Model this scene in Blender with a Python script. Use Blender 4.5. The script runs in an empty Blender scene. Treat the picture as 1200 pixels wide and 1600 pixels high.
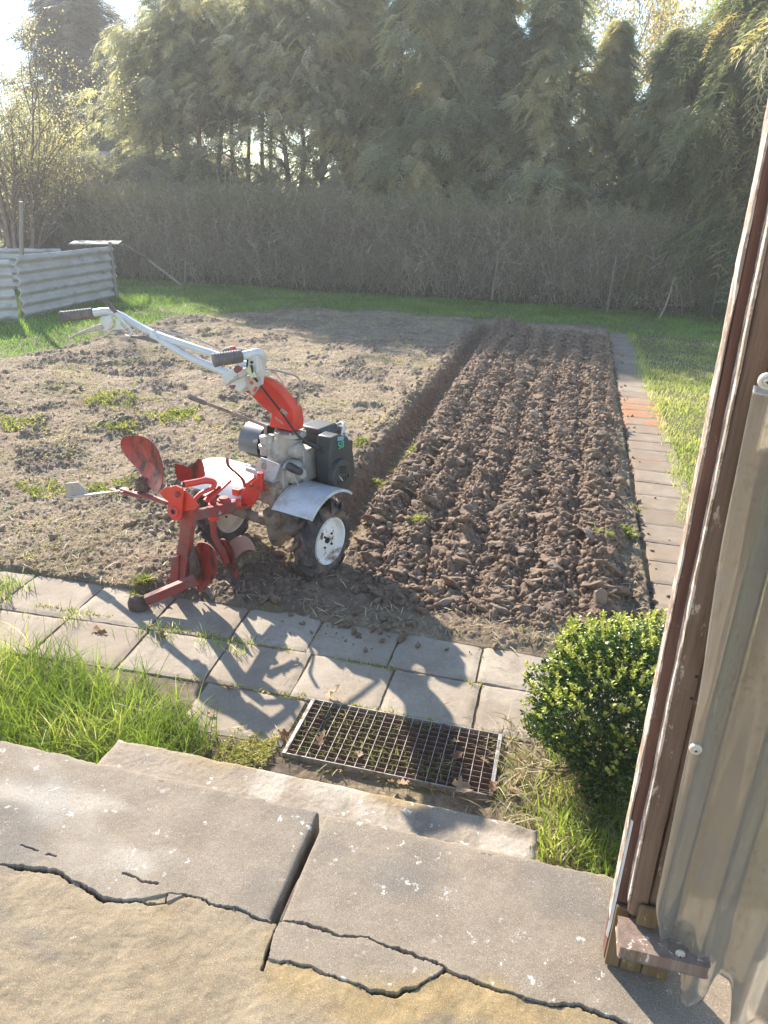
import bpy, bmesh, math, random
import numpy as np
from mathutils import Vector, Matrix
sc = bpy.context.scene
R = math.radians
# ---------------------------------------------------------------- camera, sky, sun
# world axes: x runs along the porch edge (right), y down the garden, z up; camera above the origin
CAM_H, PITCH, ROLL, YAW, FPX = 2.08, 23.0, 2.0, 13.5, 1155.0
cam = bpy.data.cameras.new('camera')
cam.sensor_fit = 'VERTICAL'; cam.sensor_height = 36.0; cam.lens = 36.0*FPX/1600.0
cam.clip_start = 0.05; cam.clip_end = 3000
camo = bpy.data.objects.new('camera', cam); sc.collection.objects.link(camo)
CM = Matrix.Rotation(R(YAW),3,'Z') @ Matrix.Rotation(R(90-PITCH),3,'X') @ Matrix.Rotation(R(ROLL),3,'Z')
camo.matrix_world = Matrix.Translation((0,0,CAM_H)) @ CM.to_4x4()
sc.camera = camo
SUN_EL, SUN_AZ = 29.5, 42.5            # degrees above horizon, degrees left of +y
sdir = Vector((-math.sin(R(SUN_AZ))*math.cos(R(SUN_EL)), math.cos(R(SUN_AZ))*math.cos(R(SUN_EL)), math.sin(R(SUN_EL))))
w = bpy.data.worlds.new('World'); sc.world = w; w.use_nodes = True
nt = w.node_tree; bg = nt.nodes['Background']
sky = nt.nodes.new('ShaderNodeTexSky'); sky.sky_type = 'NISHITA'; sky.sun_disc = False
sky.sun_elevation = R(SUN_EL); sky.sun_rotation = R(-SUN_AZ); sky.air_density = 1.0; sky.dust_density = 0.0; sky.ozone_density = 1.0
nt.links.new(sky.outputs[0], bg.inputs[0]); bg.inputs[1].default_value = 0.135
sl = bpy.data.lights.new('sun', 'SUN'); sl.energy = 5.0; sl.angle = R(0.55); sl.color = (1.0, 0.91, 0.78)
so = bpy.data.objects.new('sun', sl); sc.collection.objects.link(so)
so.rotation_euler = (-sdir).to_track_quat('-Z', 'Y').to_euler()
sc.view_settings.view_transform = 'Standard'; sc.view_settings.look = 'None'
sc.view_settings.exposure = 1.5; sc.view_settings.gamma = 1.0
sc.cycles.use_denoising = True
sc.cycles.max_bounces = 8; sc.cycles.transparent_max_bounces = 12
sc.cycles.diffuse_bounces = 4; sc.cycles.volume_bounces = 0
sc.cycles.sample_clamp_indirect = 6

# ---------------------------------------------------------------- helpers
rng = np.random.default_rng(7); random.seed(7)
def ray(px, py): return CM @ Vector((px-600.0, 800.0-py, -FPX))
def on_z(px, py, z=0.0):
    d = ray(px, py); t = (z-CAM_H)/d.z; return Vector((0,0,CAM_H)) + d*t
def on_y(px, py, y):
    d = ray(px, py); t = y/d.y; return Vector((0,0,CAM_H)) + d*t

def h3(i, j, k, s):
    n = (i.astype(np.int64)*374761393 + j.astype(np.int64)*668265263 + k.astype(np.int64)*2147483647 + s*1274126177) & 0xffffffff
    n = ((n ^ (n >> 13)) * 1274126177) & 0xffffffff
    n = ((n ^ (n >> 16)) * 2246822519) & 0xffffffff
    return ((n ^ (n >> 15)) & 0xffffff)/16777215.0
def vn(x, y, s=0):
    x = np.asarray(x, float); y = np.asarray(y, float)
    i = np.floor(x); j = np.floor(y); fx = x-i; fy = y-j
    fx = fx*fx*fx*(fx*(fx*6-15)+10); fy = fy*fy*fy*(fy*(fy*6-15)+10); z = np.zeros_like(i)
    a = h3(i,j,z,s); b = h3(i+1,j,z,s); c = h3(i,j+1,z,s); d = h3(i+1,j+1,z,s)
    return (a*(1-fx)+b*fx)*(1-fy) + (c*(1-fx)+d*fx)*fy
def fbm(x, y, o=4, s=0, g=0.5):
    t = 0; a = 1; n = 0
    for q in range(o):
        t = t + a*(vn(x*2**q+17.3*q, y*2**q-9.1*q, s+q)*2-1); n += a; a *= g
    return t/n
def billow(x, y, o=3, s=0):
    t = 0; a = 1; n = 0
    for q in range(o):
        t = t + a*(1-np.abs(vn(x*2**q+5.3*q, y*2**q+3.1*q, s+q)*2-1)*1.6); n += a; a *= .55
    return t/n
def lumps(x, y, s=0):
    """rounded clods: 1 - distance to nearest jittered point"""
    i = np.floor(x); j = np.floor(y); best = np.full(np.shape(x), 9.0); val = np.zeros(np.shape(x))
    for a in (-1,0,1):
        for b in (-1,0,1):
            ii = i+a; jj = j+b; z = np.zeros_like(ii)
            px = ii+.15+.7*h3(ii,jj,z,s); py = jj+.15+.7*h3(ii,jj,z+1,s); r = h3(ii,jj,z+2,s)
            d = np.hypot(x-px, y-py)
            v = r; m = d < best; best = np.where(m, d, best); val = np.where(m, v, val)
    return np.clip(1-(best/.72)**2, 0, 1)*(0.25+val)
def sstep(a, b, x):
    t = np.clip((x-a)/(b-a), 0, 1); return t*t*(3-2*t)
def seg_dist(x, y, pts):
    best = np.full(np.shape(x), 9.0)
    for (ax,ay),(bx,by) in zip(pts[:-1], pts[1:]):
        dx, dy = bx-ax, by-ay; t = np.clip(((x-ax)*dx+(y-ay)*dy)/(dx*dx+dy*dy+1e-12), 0, 1)
        best = np.minimum(best, np.hypot(x-ax-t*dx, y-ay-t*dy))
    return best

def tag(o, label=None, cat=None, group=None, kind=None):
    if label: o['label'] = label
    if cat: o['category'] = cat
    if group: o['group'] = group
    if kind: o['kind'] = kind
    return o
def empty(name, loc, rz=0.0, label=None, cat=None, group=None):
    o = bpy.data.objects.new(name, None); sc.collection.objects.link(o)
    o.location = loc; o.rotation_euler = (0,0,rz); o.empty_display_size = .1
    return tag(o, label, cat, group)
def mesh_obj(name, V, F, m, parent=None, smooth=True, attrs=None, loc=None, angle=None):
    """V (n,3) array, F (m,k) array of equal-size faces or list of faces"""
    me = bpy.data.meshes.new(name)
    V = np.asarray(V, np.float32).reshape(-1,3)
    if isinstance(F, np.ndarray):
        k = F.shape[1]; n = len(F)
        me.vertices.add(len(V)); me.vertices.foreach_set('co', V.ravel())
        me.loops.add(n*k); me.loops.foreach_set('vertex_index', F.astype(np.int32).ravel())
        me.polygons.add(n); me.polygons.foreach_set('loop_start', np.arange(0, n*k, k, dtype=np.int32))
        me.polygons.foreach_set('loop_total', np.full(n, k, dtype=np.int32))
        me.update(calc_edges=True)
    else:
        me.from_pydata(V.tolist(), [], F); me.update()
    me.validate(clean_customdata=False)
    me.polygons.foreach_set('use_smooth', np.full(len(me.polygons), smooth))
    if angle: me.set_sharp_from_angle(angle=R(angle))
    if attrs:
        for an, av in attrs.items():
            av = np.asarray(av, np.float32)
            if av.ndim == 1:
                at = me.attributes.new(an, 'FLOAT', 'POINT'); at.data.foreach_set('value', av)
            else:
                at = me.attributes.new(an, 'FLOAT_COLOR', 'POINT')
                at.data.foreach_set('color', np.concatenate([av, np.ones((len(av),1),np.float32)],1).ravel())
    me.materials.append(m)
    o = bpy.data.objects.new(name, me); sc.collection.objects.link(o)
    if parent: o.parent = parent
    if loc is not None: o.location = loc
    return o

class MB:
    """collects simple shapes into one mesh"""
    def __init__(s): s.v = []; s.f = []
    def add(s, vs, fs):
        b = len(s.v); s.v += [tuple(v) for v in vs]; s.f += [tuple(b+i for i in f) for f in fs]; return s
    def box(s, c, d, rot=None, taper=1.0):
        c = Vector(c); vs = []
        for k,(x,y,z) in enumerate([(-1,-1,-1),(1,-1,-1),(1,1,-1),(-1,1,-1),(-1,-1,1),(1,-1,1),(1,1,1),(-1,1,1)]):
            q = taper if z > 0 else 1
            v = Vector((x*d[0]/2*q, y*d[1]/2*q, z*d[2]/2))
            if rot is not None: v = rot @ v
            vs.append(c+v)
        return s.add(vs, [(0,3,2,1),(4,5,6,7),(0,1,5,4),(1,2,6,5),(2,3,7,6),(3,0,4,7)])
    def bar(s, a, b, wd, th, up=(0,0,1)):
        a = Vector(a); b = Vector(b); d = (b-a); l = d.length; d.normalize(); up = Vector(up)
        x = d.cross(up).normalized(); z = x.cross(d).normalized()
        return s.box((a+b)/2, (wd, l, th), Matrix((x, d, z)).transposed())
    def tube(s, pts, r, n=10, cap=True, smooth=0, squash=1.0):
        pts = [Vector(p) for p in pts]
        rs = list(r) if hasattr(r,'__len__') else [r]*len(pts)
        if smooth:
            P = []; Q = []
            for i in range(len(pts)-1):
                p0 = pts[max(i-1,0)]; p1 = pts[i]; p2 = pts[i+1]; p3 = pts[min(i+2,len(pts)-1)]
                for k in range(smooth):
                    t = k/smooth
                    P.append(.5*((2*p1)+(p2-p0)*t+(2*p0-5*p1+4*p2-p3)*t*t+(-p0+3*p1-3*p2+p3)*t**3)); Q.append(rs[i]*(1-t)+rs[i+1]*t)
            P.append(pts[-1]); Q.append(rs[-1]); pts = P; rs = Q
        b = len(s.v); up = None
        for i, p in enumerate(pts):
            d = (pts[min(i+1,len(pts)-1)]-pts[max(i-1,0)])
            if d.length < 1e-9: d = Vector((0,0,1))
            d.normalize()
            if up is None: up = d.orthogonal().normalized()
            up = (up-d*up.dot(d)); up = up.normalized() if up.length > 1e-6 else d.orthogonal().normalized()
            q = d.cross(up)
            for k in range(n):
                a = 2*math.pi*k/n; s.v.append(tuple(p+up*math.cos(a)*rs[i]+q*math.sin(a)*rs[i]*squash))
        for i in range(len(pts)-1):
            for k in range(n):
                s.f.append((b+i*n+k, b+i*n+(k+1)%n, b+(i+1)*n+(k+1)%n, b+(i+1)*n+k))
        if cap:
            s.f.append(tuple(b+k for k in reversed(range(n)))); s.f.append(tuple(b+(len(pts)-1)*n+k for k in range(n)))
        return s
    def lathe(s, c, axis, prof, n=32, cap=True):
        """prof: list of (offset along axis, radius)"""
        c = Vector(c); ax = Vector(axis).normalized()
        s.tube([c+ax*p[0] for p in prof], [max(p[1],1e-4) for p in prof], n, cap) if False else None
        u = ax.orthogonal().normalized(); v = ax.cross(u); b = len(s.v)
        for o, r in prof:
            for k in range(n):
                a = 2*math.pi*k/n; s.v.append(tuple(c+ax*o+(u*math.cos(a)+v*math.sin(a))*r))
        for i in range(len(prof)-1):
            for k in range(n): s.f.append((b+i*n+k, b+i*n+(k+1)%n, b+(i+1)*n+(k+1)%n, b+(i+1)*n+k))
        if cap:
            s.f.append(tuple(b+k for k in reversed(range(n)))); s.f.append(tuple(b+(len(prof)-1)*n+k for k in range(n)))
        return s
    def plate(s, poly, th, nrm=None):
        """flat polygon given in 3D, extruded symmetrically by th along its normal"""
        poly = [Vector(p) for p in poly]
        if nrm is None:
            nrm = Vector((0,0,0)); c = sum(poly, Vector())/len(poly)
            for a, b in zip(poly, poly[1:]+poly[:1]): nrm += (a-c).cross(b-c)
        nrm = Vector(nrm).normalized(); n = len(poly)
        vs = [p-nrm*th/2 for p in poly]+[p+nrm*th/2 for p in poly]
        fs = [tuple(reversed(range(n))), tuple(range(n,2*n))]+[(i,(i+1)%n,n+(i+1)%n,n+i) for i in range(n)]
        return s.add(vs, fs)
    def dish(s, poly, bulge, th, rings=6, nrm=None, twist=0.0):
        """polygon outline filled with a curved sheet of thickness th"""
        poly = [Vector(p) for p in poly]; n0 = len(poly); P = []
        for i in range(n0):
            p0,p1,p2,p3 = poly[i-1],poly[i],poly[(i+1)%n0],poly[(i+2)%n0]
            for k in range(3):
                t = k/3; P.append(.5*((2*p1)+(p2-p0)*t+(2*p0-5*p1+4*p2-p3)*t*t+(-p0+3*p1-3*p2+p3)*t**3))
        c = sum(P, Vector())/len(P)
        if nrm is None:
            nrm = Vector((0,0,0))
            for a, b in zip(P, P[1:]+P[:1]): nrm += (a-c).cross(b-c)
        nrm = Vector(nrm).normalized(); n = len(P); vs = []; fs = []
        mx = max((p-c).length for p in P)
        for sd in (-.5,.5):
            vs.append(c+nrm*(bulge+sd*th))
            for r in range(1,rings+1):
                q = r/rings
                for p in P:
                    d = (p-c)*q; vs.append(c+d+nrm*(bulge*(1-(d.length/mx)**2)+sd*th+twist*d.z*d.x*4))
        m = 1+rings*n
        for side in (0,1):
            o = side*m
            for k in range(n):
                f = (o, o+1+k, o+1+(k+1)%n); fs.append(f if side else f[::-1])
                for r in range(rings-1):
                    a = o+1+r*n+k; b2 = o+1+r*n+(k+1)%n; f = (a, a+n, b2+n, b2); fs.append(f if side else f[::-1])
        for k in range(n):
            a = 1+(rings-1)*n+k; b2 = 1+(rings-1)*n+(k+1)%n; fs.append((a,b2,b2+m,a+m))
        return s.add(vs, fs)
    def build(s, name, m, parent=None, bevel=0.0, angle=35, smooth=True, seg=2):
        o = mesh_obj(name, np.array(s.v), s.f, m, parent, smooth, angle=angle)
        if bevel:
            b = o.modifiers.new('bevel','BEVEL'); b.width = bevel; b.segments = seg; b.limit_method = 'ANGLE'; b.angle_limit = R(40)
            b.harden_normals = False
        return o

# ---------------------------------------------------------------- materials
class NT:
    def __init__(s, name):
        s.m = bpy.data.materials.new(name); s.m.use_nodes = True; s.t = s.m.node_tree; s.p = s.t.nodes['Principled BSDF']
        s.tc = s.n('ShaderNodeTexCoord')
    def n(s, t, **k):
        q = s.t.nodes.new(t)
        for a, b in k.items(): setattr(q, a, b)
        return q
    def l(s, a, b): s.t.links.new(a, b)
    def noise(s, scale, detail=6, rough=.6, vec=None, stretch=None, dist=0.0):
        q = s.n('ShaderNodeTexNoise'); q.inputs['Scale'].default_value = scale; q.inputs['Detail'].default_value = detail
        q.inputs['Roughness'].default_value = rough; q.inputs['Distortion'].default_value = dist
        v = vec or s.tc.outputs['Object']
        if stretch:
            mp = s.n('ShaderNodeMapping'); mp.inputs['Scale'].default_value = stretch; s.l(v, mp.inputs[0]); v = mp.outputs[0]
        s.l(v, q.inputs['Vector']); return q.outputs[0]
    def ramp(s, fac, stops, interp='LINEAR'):
        q = s.n('ShaderNodeValToRGB'); cr = q.color_ramp; cr.interpolation = interp
        while len(cr.elements) < len(stops): cr.elements.new(.5)
        for e, (p, c) in zip(cr.elements, stops):
            e.position = p; e.color = (c[0],c[1],c[2],1) if hasattr(c,'__len__') else (c,c,c,1)
        s.l(fac, q.inputs[0]); return q.outputs[0]
    def mix(s, fac, a, b, mode='MIX'):
        q = s.n('ShaderNodeMix', data_type='RGBA', blend_type=mode)
        for sock, v in ((q.inputs[0],fac),(q.inputs[6],a),(q.inputs[7],b)):
            if isinstance(v, bpy.types.NodeSocket): s.l(v, sock)
            elif hasattr(v,'__len__'): sock.default_value = (v[0],v[1],v[2],1)
            else: sock.default_value = v
        return q.outputs[2]
    def math(s, op, a, b=0.0):
        q = s.n('ShaderNodeMath', operation=op)
        for sock, v in ((q.inputs[0],a),(q.inputs[1],b)):
            if isinstance(v, bpy.types.NodeSocket): s.l(v, sock)
            else: sock.default_value = v
        return q.outputs[0]
    def attr(s, name, out='Fac'):
        q = s.n('ShaderNodeAttribute', attribute_name=name); return q.outputs[out]
    def bump(s, h, strength, dist=.01, prev=None):
        q = s.n('ShaderNodeBump'); q.inputs['Strength'].default_value = strength; q.inputs['Distance'].default_value = dist
        s.l(h, q.inputs['Height'])
        if prev is not None: s.l(prev, q.inputs['Normal'])
        return q.outputs[0]
    def out(s, col=None, rough=None, nrm=None, metal=None, spec=None):
        for k, v in (('Base Color',col),('Roughness',rough),('Normal',nrm),('Metallic',metal),('Specular IOR Level',spec)):
            if v is None: continue
            if isinstance(v, bpy.types.NodeSocket): s.l(v, s.p.inputs[k])
            elif hasattr(v,'__len__'): s.p.inputs[k].default_value = (v[0],v[1],v[2],1)
            else: s.p.inputs[k].default_value = v
        return s.m
def surf(name, c1, c2, scale=8, rough=.7, bump=.3, bscale=60, metal=0.0, spots=None, dist=.004, spec=.5, stretch=None):
    """two-tone noise, optional spots = (colour, scale, threshold, softness, roughness)"""
    t = NT(name); c = t.ramp(t.noise(scale, 8, .65, stretch=stretch), [(.3,c1),(.7,c2)]); r = rough
    for sp in (spots or []):
        f = t.ramp(t.noise(sp[1], 8, .7, stretch=stretch), [(sp[2],0),(min(sp[2]+sp[3],1),1)])
        c = t.mix(f, c, sp[0])
        if len(sp) > 4: r = t.mix(f, (rough,)*3, (sp[4],)*3) if not isinstance(r, bpy.types.NodeSocket) else t.mix(f, r, (sp[4],)*3)
    b = t.bump(t.noise(bscale, 6, .6, stretch=stretch), bump, dist)
    return t.out(c, r, b, metal, spec)
def leafmat(name, stops, trans=.45, rough=.55, spec=.25, tcol=1.3):
    """per-leaf colour from attribute v, diffuse + translucent"""
    t = NT(name); c = t.ramp(t.attr('v'), stops)
    t.out(c, rough, spec=spec)
    tr = t.n('ShaderNodeBsdfTranslucent'); c2 = t.mix(1.0, c, (tcol, tcol, tcol*.6), 'MULTIPLY'); t.l(c2, tr.inputs[0])
    mx = t.n('ShaderNodeMixShader'); mx.inputs[0].default_value = trans
    t.l(t.p.outputs[0], mx.inputs[1]); t.l(tr.outputs[0], mx.inputs[2])
    t.l(mx.outputs[0], t.t.nodes['Material Output'].inputs[0]); return t.m

# ---------------------------------------------------------------- ground: garden soil, ploughed bed, lawn base, light-well pit
def soil_edge(x, y):
    """1 inside the open soil of the garden plot"""
    wob = .25*fbm(x*1.1, y*1.1, 4, 3)
    left = sstep(-.15, .15, x-(-6.9+wob*1.5+.25*np.clip(12-y,-3,4)*0-.0*y))
    top = sstep(.35, -.35, y-(14.6+wob*1.2)+np.clip(x+6.0,-9,0)*-.0+np.clip(-4.8-x,0,3)*1.1)
    right = sstep(.25, -.1, x-(.62+.05*fbm(y*3,x*3,3,8)))
    near = sstep(3.18, 3.3, y-.08*fbm(x*4,y*4,3,5)+np.clip(-1.4-x,0,3)*.06)
    return left*top*right*near
def bed_mask(x, y):
    n = .07*fbm(x*3.1, y*2.1, 4, 11)
    lx = -1.28-.012*(y-4.7)+np.where(y < 4.6, (4.6-y)*.35, 0)*1.0
    return sstep(-.06, .06, x-lx+n)*sstep(.58, .47, x+n*.8-.008*(y-4)+.09*np.clip((5.4-y)/1.6,0,1))*sstep(3.4, 3.62, y+n*1.5)*sstep(.2, -.2, y-13.0+n*2-np.clip(-x-.55,0,.6)*2.6)
def furrow(x, y):
    c = -1.37-.012*(y-4.7)
    return np.exp(-((x-c)/.125)**4)*sstep(3.75, 4.4, y)*sstep(14.4, 13.9, y), c
def ground_h(x, y):
    s = soil_edge(x, y); b = bed_mask(x, y)
    big = .035*fbm(x*.7, y*.7, 4, 1)*sstep(3.2, 5, y)
    rough = .035*fbm(x*2.3, y*2.3, 3, 2)+.006*lumps(x*13+.4*fbm(x*9,y*9,2,3),y*13,47)+.006*lumps(x*27,y*27,48)+.006*lumps(x*52,y*52,49)+.006*fbm(x*70,y*70,3,53)+(.026*lumps(x*9, y*9, 4)+.02*lumps(x*19,y*19,5)+.012*lumps(x*37,y*37,52))*sstep(.02,.3,fbm(x*2.0,y*2.0,4,44))+.012*billow(x*17, y*17, 3, 6)+.006*fbm(x*55, y*55, 3, 9)
    # pairs of turned rows, running down the bed
    rx = x+.03*fbm(y*1.2, x*0+3, 2, 21)
    rx = rx+.05*fbm(x*2,y*1.6,3,22); row = np.abs(np.sin((rx-.5)*math.pi/.29))
    cl = lumps(x*6.5+.3*fbm(x*9,y*9,2,3), y*7.0, 31)
    cl2 = lumps(x*15, y*16, 33)
    wx = x+.03*fbm(x*8,y*8,3,34); wy = y+.03*fbm(x*8+5,y*8,3,35)
    bed = .02+.05*row*(.55+.75*vn(x*2.5, y*5.5, 12))+.055*lumps(wx*7,wy*7.5,31)*(.4+.6*row)+.03*lumps(wx*14, wy*15, 33)+.018*lumps(wx*29, wy*29, 36)+.01*lumps(wx*55,wy*55,37)+.008*fbm(x*90, y*90, 3, 15)
    bed *= 1-.55*sstep(4.3, 3.5, y+.2*x)
    h = big+rough*s*(1-b)+bed*b*s
    fu, c = furrow(x, y)
    h = h*(1-.9*fu)-(.125+(.026*np.abs(np.sin((y+.6*np.abs(x-c))*math.pi/.11))-.01))*fu+.01*fbm(x*25,y*25,3,17)*fu
    bank = np.exp(-((x-c+.24)/.11)**2)*sstep(4.0, 4.8, y)*sstep(14.0, 13, y)
    h += bank*(.03+.045*lumps(x*8, y*6, 23)+.02*fbm(x*14,y*14,3,24))*.9
    # trampled wet earth round the tiller wheel
    near = np.exp(-(((x+.75)/.55)**2+((y-3.62)/.3)**2))*s
    h = h*(1-.5*near)-.015*near+.016*lumps(x*11, y*10, 77)*near
    # under the slabs / pit
    pav = ((y < 3.22) | ((x > .62) & (x < 1.0) & (y < 14.0)))
    h = np.where(pav, -.016+.004*fbm(x*12,y*12,3,40), h)
    left = sstep(-1.3, -1.7, x)*sstep(3.2, 2.9, y)
    h = h+.03*left*(fbm(x*5,y*5,3,41)+.3)*(y<2.4)
    h = np.where((x > -.9) & (x < -.09) & (y > 2.215) & (y < 2.56), -.16+.05*lumps(x*9,y*9,50)+.015*fbm(x*30,y*30,3,51), h)
    mos = (y < 2.2)
    h = np.where(mos, -.02+.02*fbm(x*9, y*9, 4, 43), h)
    return h
ny, nx = 1300, 1300
yy = np.concatenate([[-30, -3], 1.7+(np.linspace(0, 1, ny)**1.9)*16.5, [20, 24, 40, 120, 1500]])
uu = np.concatenate([[-60, -8, -1.6], np.linspace(-1, 1, nx), [1.6, 8, 60]])
hw = np.clip(.6*yy+1.9, 2.2, 13)
X = (-.22*np.clip(yy,0,18)+.0)[:,None]+hw[:,None]*uu[None,:]; Y = np.repeat(yy[:,None], len(uu), 1)
X = X+np.sign(uu)[None,:]*np.where(np.abs(uu)>20, 900, 0)[None,:]
Z = ground_h(X, Y)
far = (np.abs(uu)[None,:] > 1.01) | (Y > 18.3) | (Y < 1.69)
Z = np.where(far, np.where((Y > 1) , -.03, -.2), Z)
nr, nc = X.shape
idx = np.arange(nr*nc).reshape(nr, nc)
F = np.stack([idx[:-1,:-1], idx[:-1,1:], idx[1:,1:], idx[1:,:-1]], -1).reshape(-1,4)
S = soil_edge(X, Y); B = bed_mask(X, Y)*S; FU, _c = furrow(X, Y)
fresh = np.clip(np.maximum(B, FU*1.2)+np.exp(-(((X+.85)/.6)**2+((Y-3.65)/.35)**2))*.95*sstep(3.2,3.35,Y)+np.exp(-((X-_c+.2)/.13)**2)*.7*sstep(4,4.6,Y)*S, 0, 1)
S2 = np.maximum(S, sstep(3.9,3.5,Y)*(X<1.0)*.85)
masks = np.stack([S2, fresh, sstep(.0,.5, fbm(X*.9+3, Y*.9, 4, 61)+.12)], -1).reshape(-1,3)

def soil_material():
    t = NT('soil')
    a = t.n('ShaderNodeAttribute', attribute_name='masks'); sp = t.n('ShaderNodeSeparateColor'); t.l(a.outputs['Color'], sp.inputs[0])
    s, fr, ms = sp.outputs
    dry = t.ramp(t.noise(5, 10, .78), [(.34,(.14,.092,.06)),(.5,(.29,.205,.135)),(.66,(.48,.36,.25))])
    straw = t.ramp(t.noise(60, 6, .7), [(.3,(.16,.12,.075)),(.5,(.4,.32,.2)),(.72,(.55,.47,.33))])
    sf = t.ramp(t.noise(11, 10, .85), [(.46,0),(.58,1)])
    sf = t.math('MULTIPLY', sf, t.math('ADD', t.math('MULTIPLY', ms, .75), .25))
    c = t.mix(sf, dry, straw)
    c = t.mix(t.ramp(t.noise(34, 8, .85), [(.4,.7),(.5,0)]), c, t.mix(t.noise(3,4,.6), (.09,.06,.042), (.16,.115,.085)))
    c = t.mix(t.ramp(t.noise(120, 5, .8), [(.56,0),(.68,.7)]), c, (.55,.48,.36))
    gm = t.math('MULTIPLY', t.ramp(t.noise(2.3, 8, .75), [(.52,0),(.64,1)]), .5)
    c = t.mix(t.math('MULTIPLY', t.ramp(t.attr('clump'), [(.05,0),(.3,1)]), .8), c, t.ramp(t.noise(26, 8, .8), [(.3,(.09,.065,.05)),(.55,(.2,.15,.115)),(.7,(.32,.26,.2))]))
    c = t.mix(gm, c, t.ramp(t.noise(40,4,.6), [(.3,(.1,.12,.03)),(.7,(.27,.27,.08))]))
    wet = t.ramp(t.noise(11, 10, .7), [(.3,(.1,.064,.042)),(.52,(.2,.134,.09)),(.72,(.31,.22,.15))])
    c = t.mix(t.math('MULTIPLY', fr, .97), c, wet)
    gr = t.ramp(t.noise(9, 8, .75), [(.3,(.085,.075,.035)),(.6,(.16,.15,.065)),(.75,(.26,.23,.11))])
    c = t.mix(t.math('SUBTRACT', 1.0, s), c, gr)
    b = t.bump(t.noise(60, 10, .8), .9, .02); b = t.bump(t.noise(400, 4, .6), .5, .004, b)
    return t.out(c, .88, b, spec=.25)
M_soil = soil_material()
fm = (B.reshape(-1)[F].mean(1) > .5)
CL = fbm(X*2.0, Y*2.0, 4, 44).reshape(-1)
def split_ground(name, sel):
    Fs = F[sel]; used = np.unique(Fs); remap = np.zeros(nr*nc, np.int64); remap[used] = np.arange(len(used))
    V = np.stack([X, Y, Z], -1).reshape(-1,3)[used]
    return tag(mesh_obj(name, V, remap[Fs], M_soil, attrs={'masks': masks[used], 'clump': CL[used]}), kind='structure')
split_ground('ground', ~fm)
split_ground('ploughed_bed', fm)

# loose clods thrown up by the plough: uncountable, one object
def ico(sub, seed, squash=(1,1,.7), amp=.35, fr=1.6):
    bm = bmesh.new(); bmesh.ops.create_icosphere(bm, subdivisions=sub, radius=1)
    V = np.array([v.co[:] for v in bm.verts]); Fc = np.array([[v.index for v in f.verts] for f in bm.faces]); bm.free()
    n = fbm(V[:,0]*fr+seed*7.1, V[:,1]*fr+V[:,2]*2.3, 3, seed)+.6*fbm(V[:,2]*fr*1.5+seed, V[:,0]*fr*1.7-V[:,1], 3, seed+50)
    return V*(1+amp*n)[:,None]*np.array(squash), Fc
def rotm(rx, ry, rz):
    cx,sx,cy,sy,cz,sz = np.cos(rx),np.sin(rx),np.cos(ry),np.sin(ry),np.cos(rz),np.sin(rz); m = np.empty((len(rx),3,3))
    m[:,0,0]=cz*cy; m[:,0,1]=cz*sy*sx-sz*cx; m[:,0,2]=cz*sy*cx+sz*sx
    m[:,1,0]=sz*cy; m[:,1,1]=sz*sy*sx+cz*cx; m[:,1,2]=sz*sy*cx-cz*sx
    m[:,2,0]=-sy; m[:,2,1]=cy*sx; m[:,2,2]=cy*cx
    return m
def scatter(protos, pos, scale, rot, v=None):
    """protos: list of (V,F); pos (n,3); scale (n,) or (n,3); rot (n,3) -> merged V,F,attr"""
    n = len(pos); which = rng.integers(0, len(protos), n); VV = []; FF = []; AA = []; base = 0
    scale = np.asarray(scale); scale = np.repeat(scale[:,None],3,1) if scale.ndim == 1 else scale
    v = rng.random(n) if v is None else v
    for k, (V, Fc) in enumerate(protos):
        m = np.nonzero(which == k)[0]
        if not len(m): continue
        Rm = rotm(rot[m,0], rot[m,1], rot[m,2])
        P = np.einsum('nij,nvj->nvi', Rm, V[None]*scale[m][:,None,:])+pos[m][:,None,:]
        VV.append(P.reshape(-1,3)); FF.append((Fc[None]+(base+np.arange(len(m))*len(V))[:,None,None]).reshape(-1,Fc.shape[1]))
        AA.append(np.repeat(v[m], len(V))); base += len(m)*len(V)
    return np.concatenate(VV), np.concatenate(FF), np.concatenate(AA)
def gz(x, y): return ground_h(np.asarray(x,float), np.asarray(y,float))
def facet(sub, k, sq):
    V, Fc = ico(sub, k, (1,1,1), 0, 1); r = np.random.default_rng(k*7+1); N = r.normal(0,1,(11,3)); N /= np.linalg.norm(N,axis=1)[:,None]
    D = r.uniform(.55,1.0,11); d = V/np.linalg.norm(V,axis=1)[:,None]; q = np.clip(d@N.T,1e-3,None)/D
    rad = (np.sum(q**14,1))**(-1/14); return d*np.clip(rad,.3,1.35)[:,None]*np.array(sq), Fc
def rough_ico(sub, k, sq, amp, fr, a2, f2):
    V, Fc = facet(sub, k, sq); n = fbm(V[:,0]*f2+k, V[:,1]*f2+V[:,2]*f2*.8, 3, k+200)+.5*fbm(V[:,0]*f2*3+k, V[:,1]*f2*3-V[:,2]*f2*2.4, 3, k+230); return V*(1+a2*n)[:,None], Fc
clods = [rough_ico(3, k, (1.05,.85,.62), .55, 1.3, .26, 2.2) for k in range(12)]
slices = [rough_ico(4, k+60, (1.15,.9,.5), .55, 1.3, .2, 1.7) for k in range(10)]
small = [rough_ico(2, k+20, (1,.85,.7), .6, 1.7, .7, 2.2) for k in range(12)]
def pick(n, x0, x1, y0, y1, f, yp=1.0):
    x = rng.uniform(x0, x1, n); y = y0+(y1-y0)*rng.random(n)**yp
    k = rng.random(n) < f(x, y); return x[k], y[k]
M_clod = NT('clod_earth')
_t = M_clod; _c0 = _t.ramp(_t.noise(30, 8, .7), [(.3,(.12,.077,.05)),(.55,(.235,.158,.105)),(.75,(.36,.26,.18))])
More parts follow.
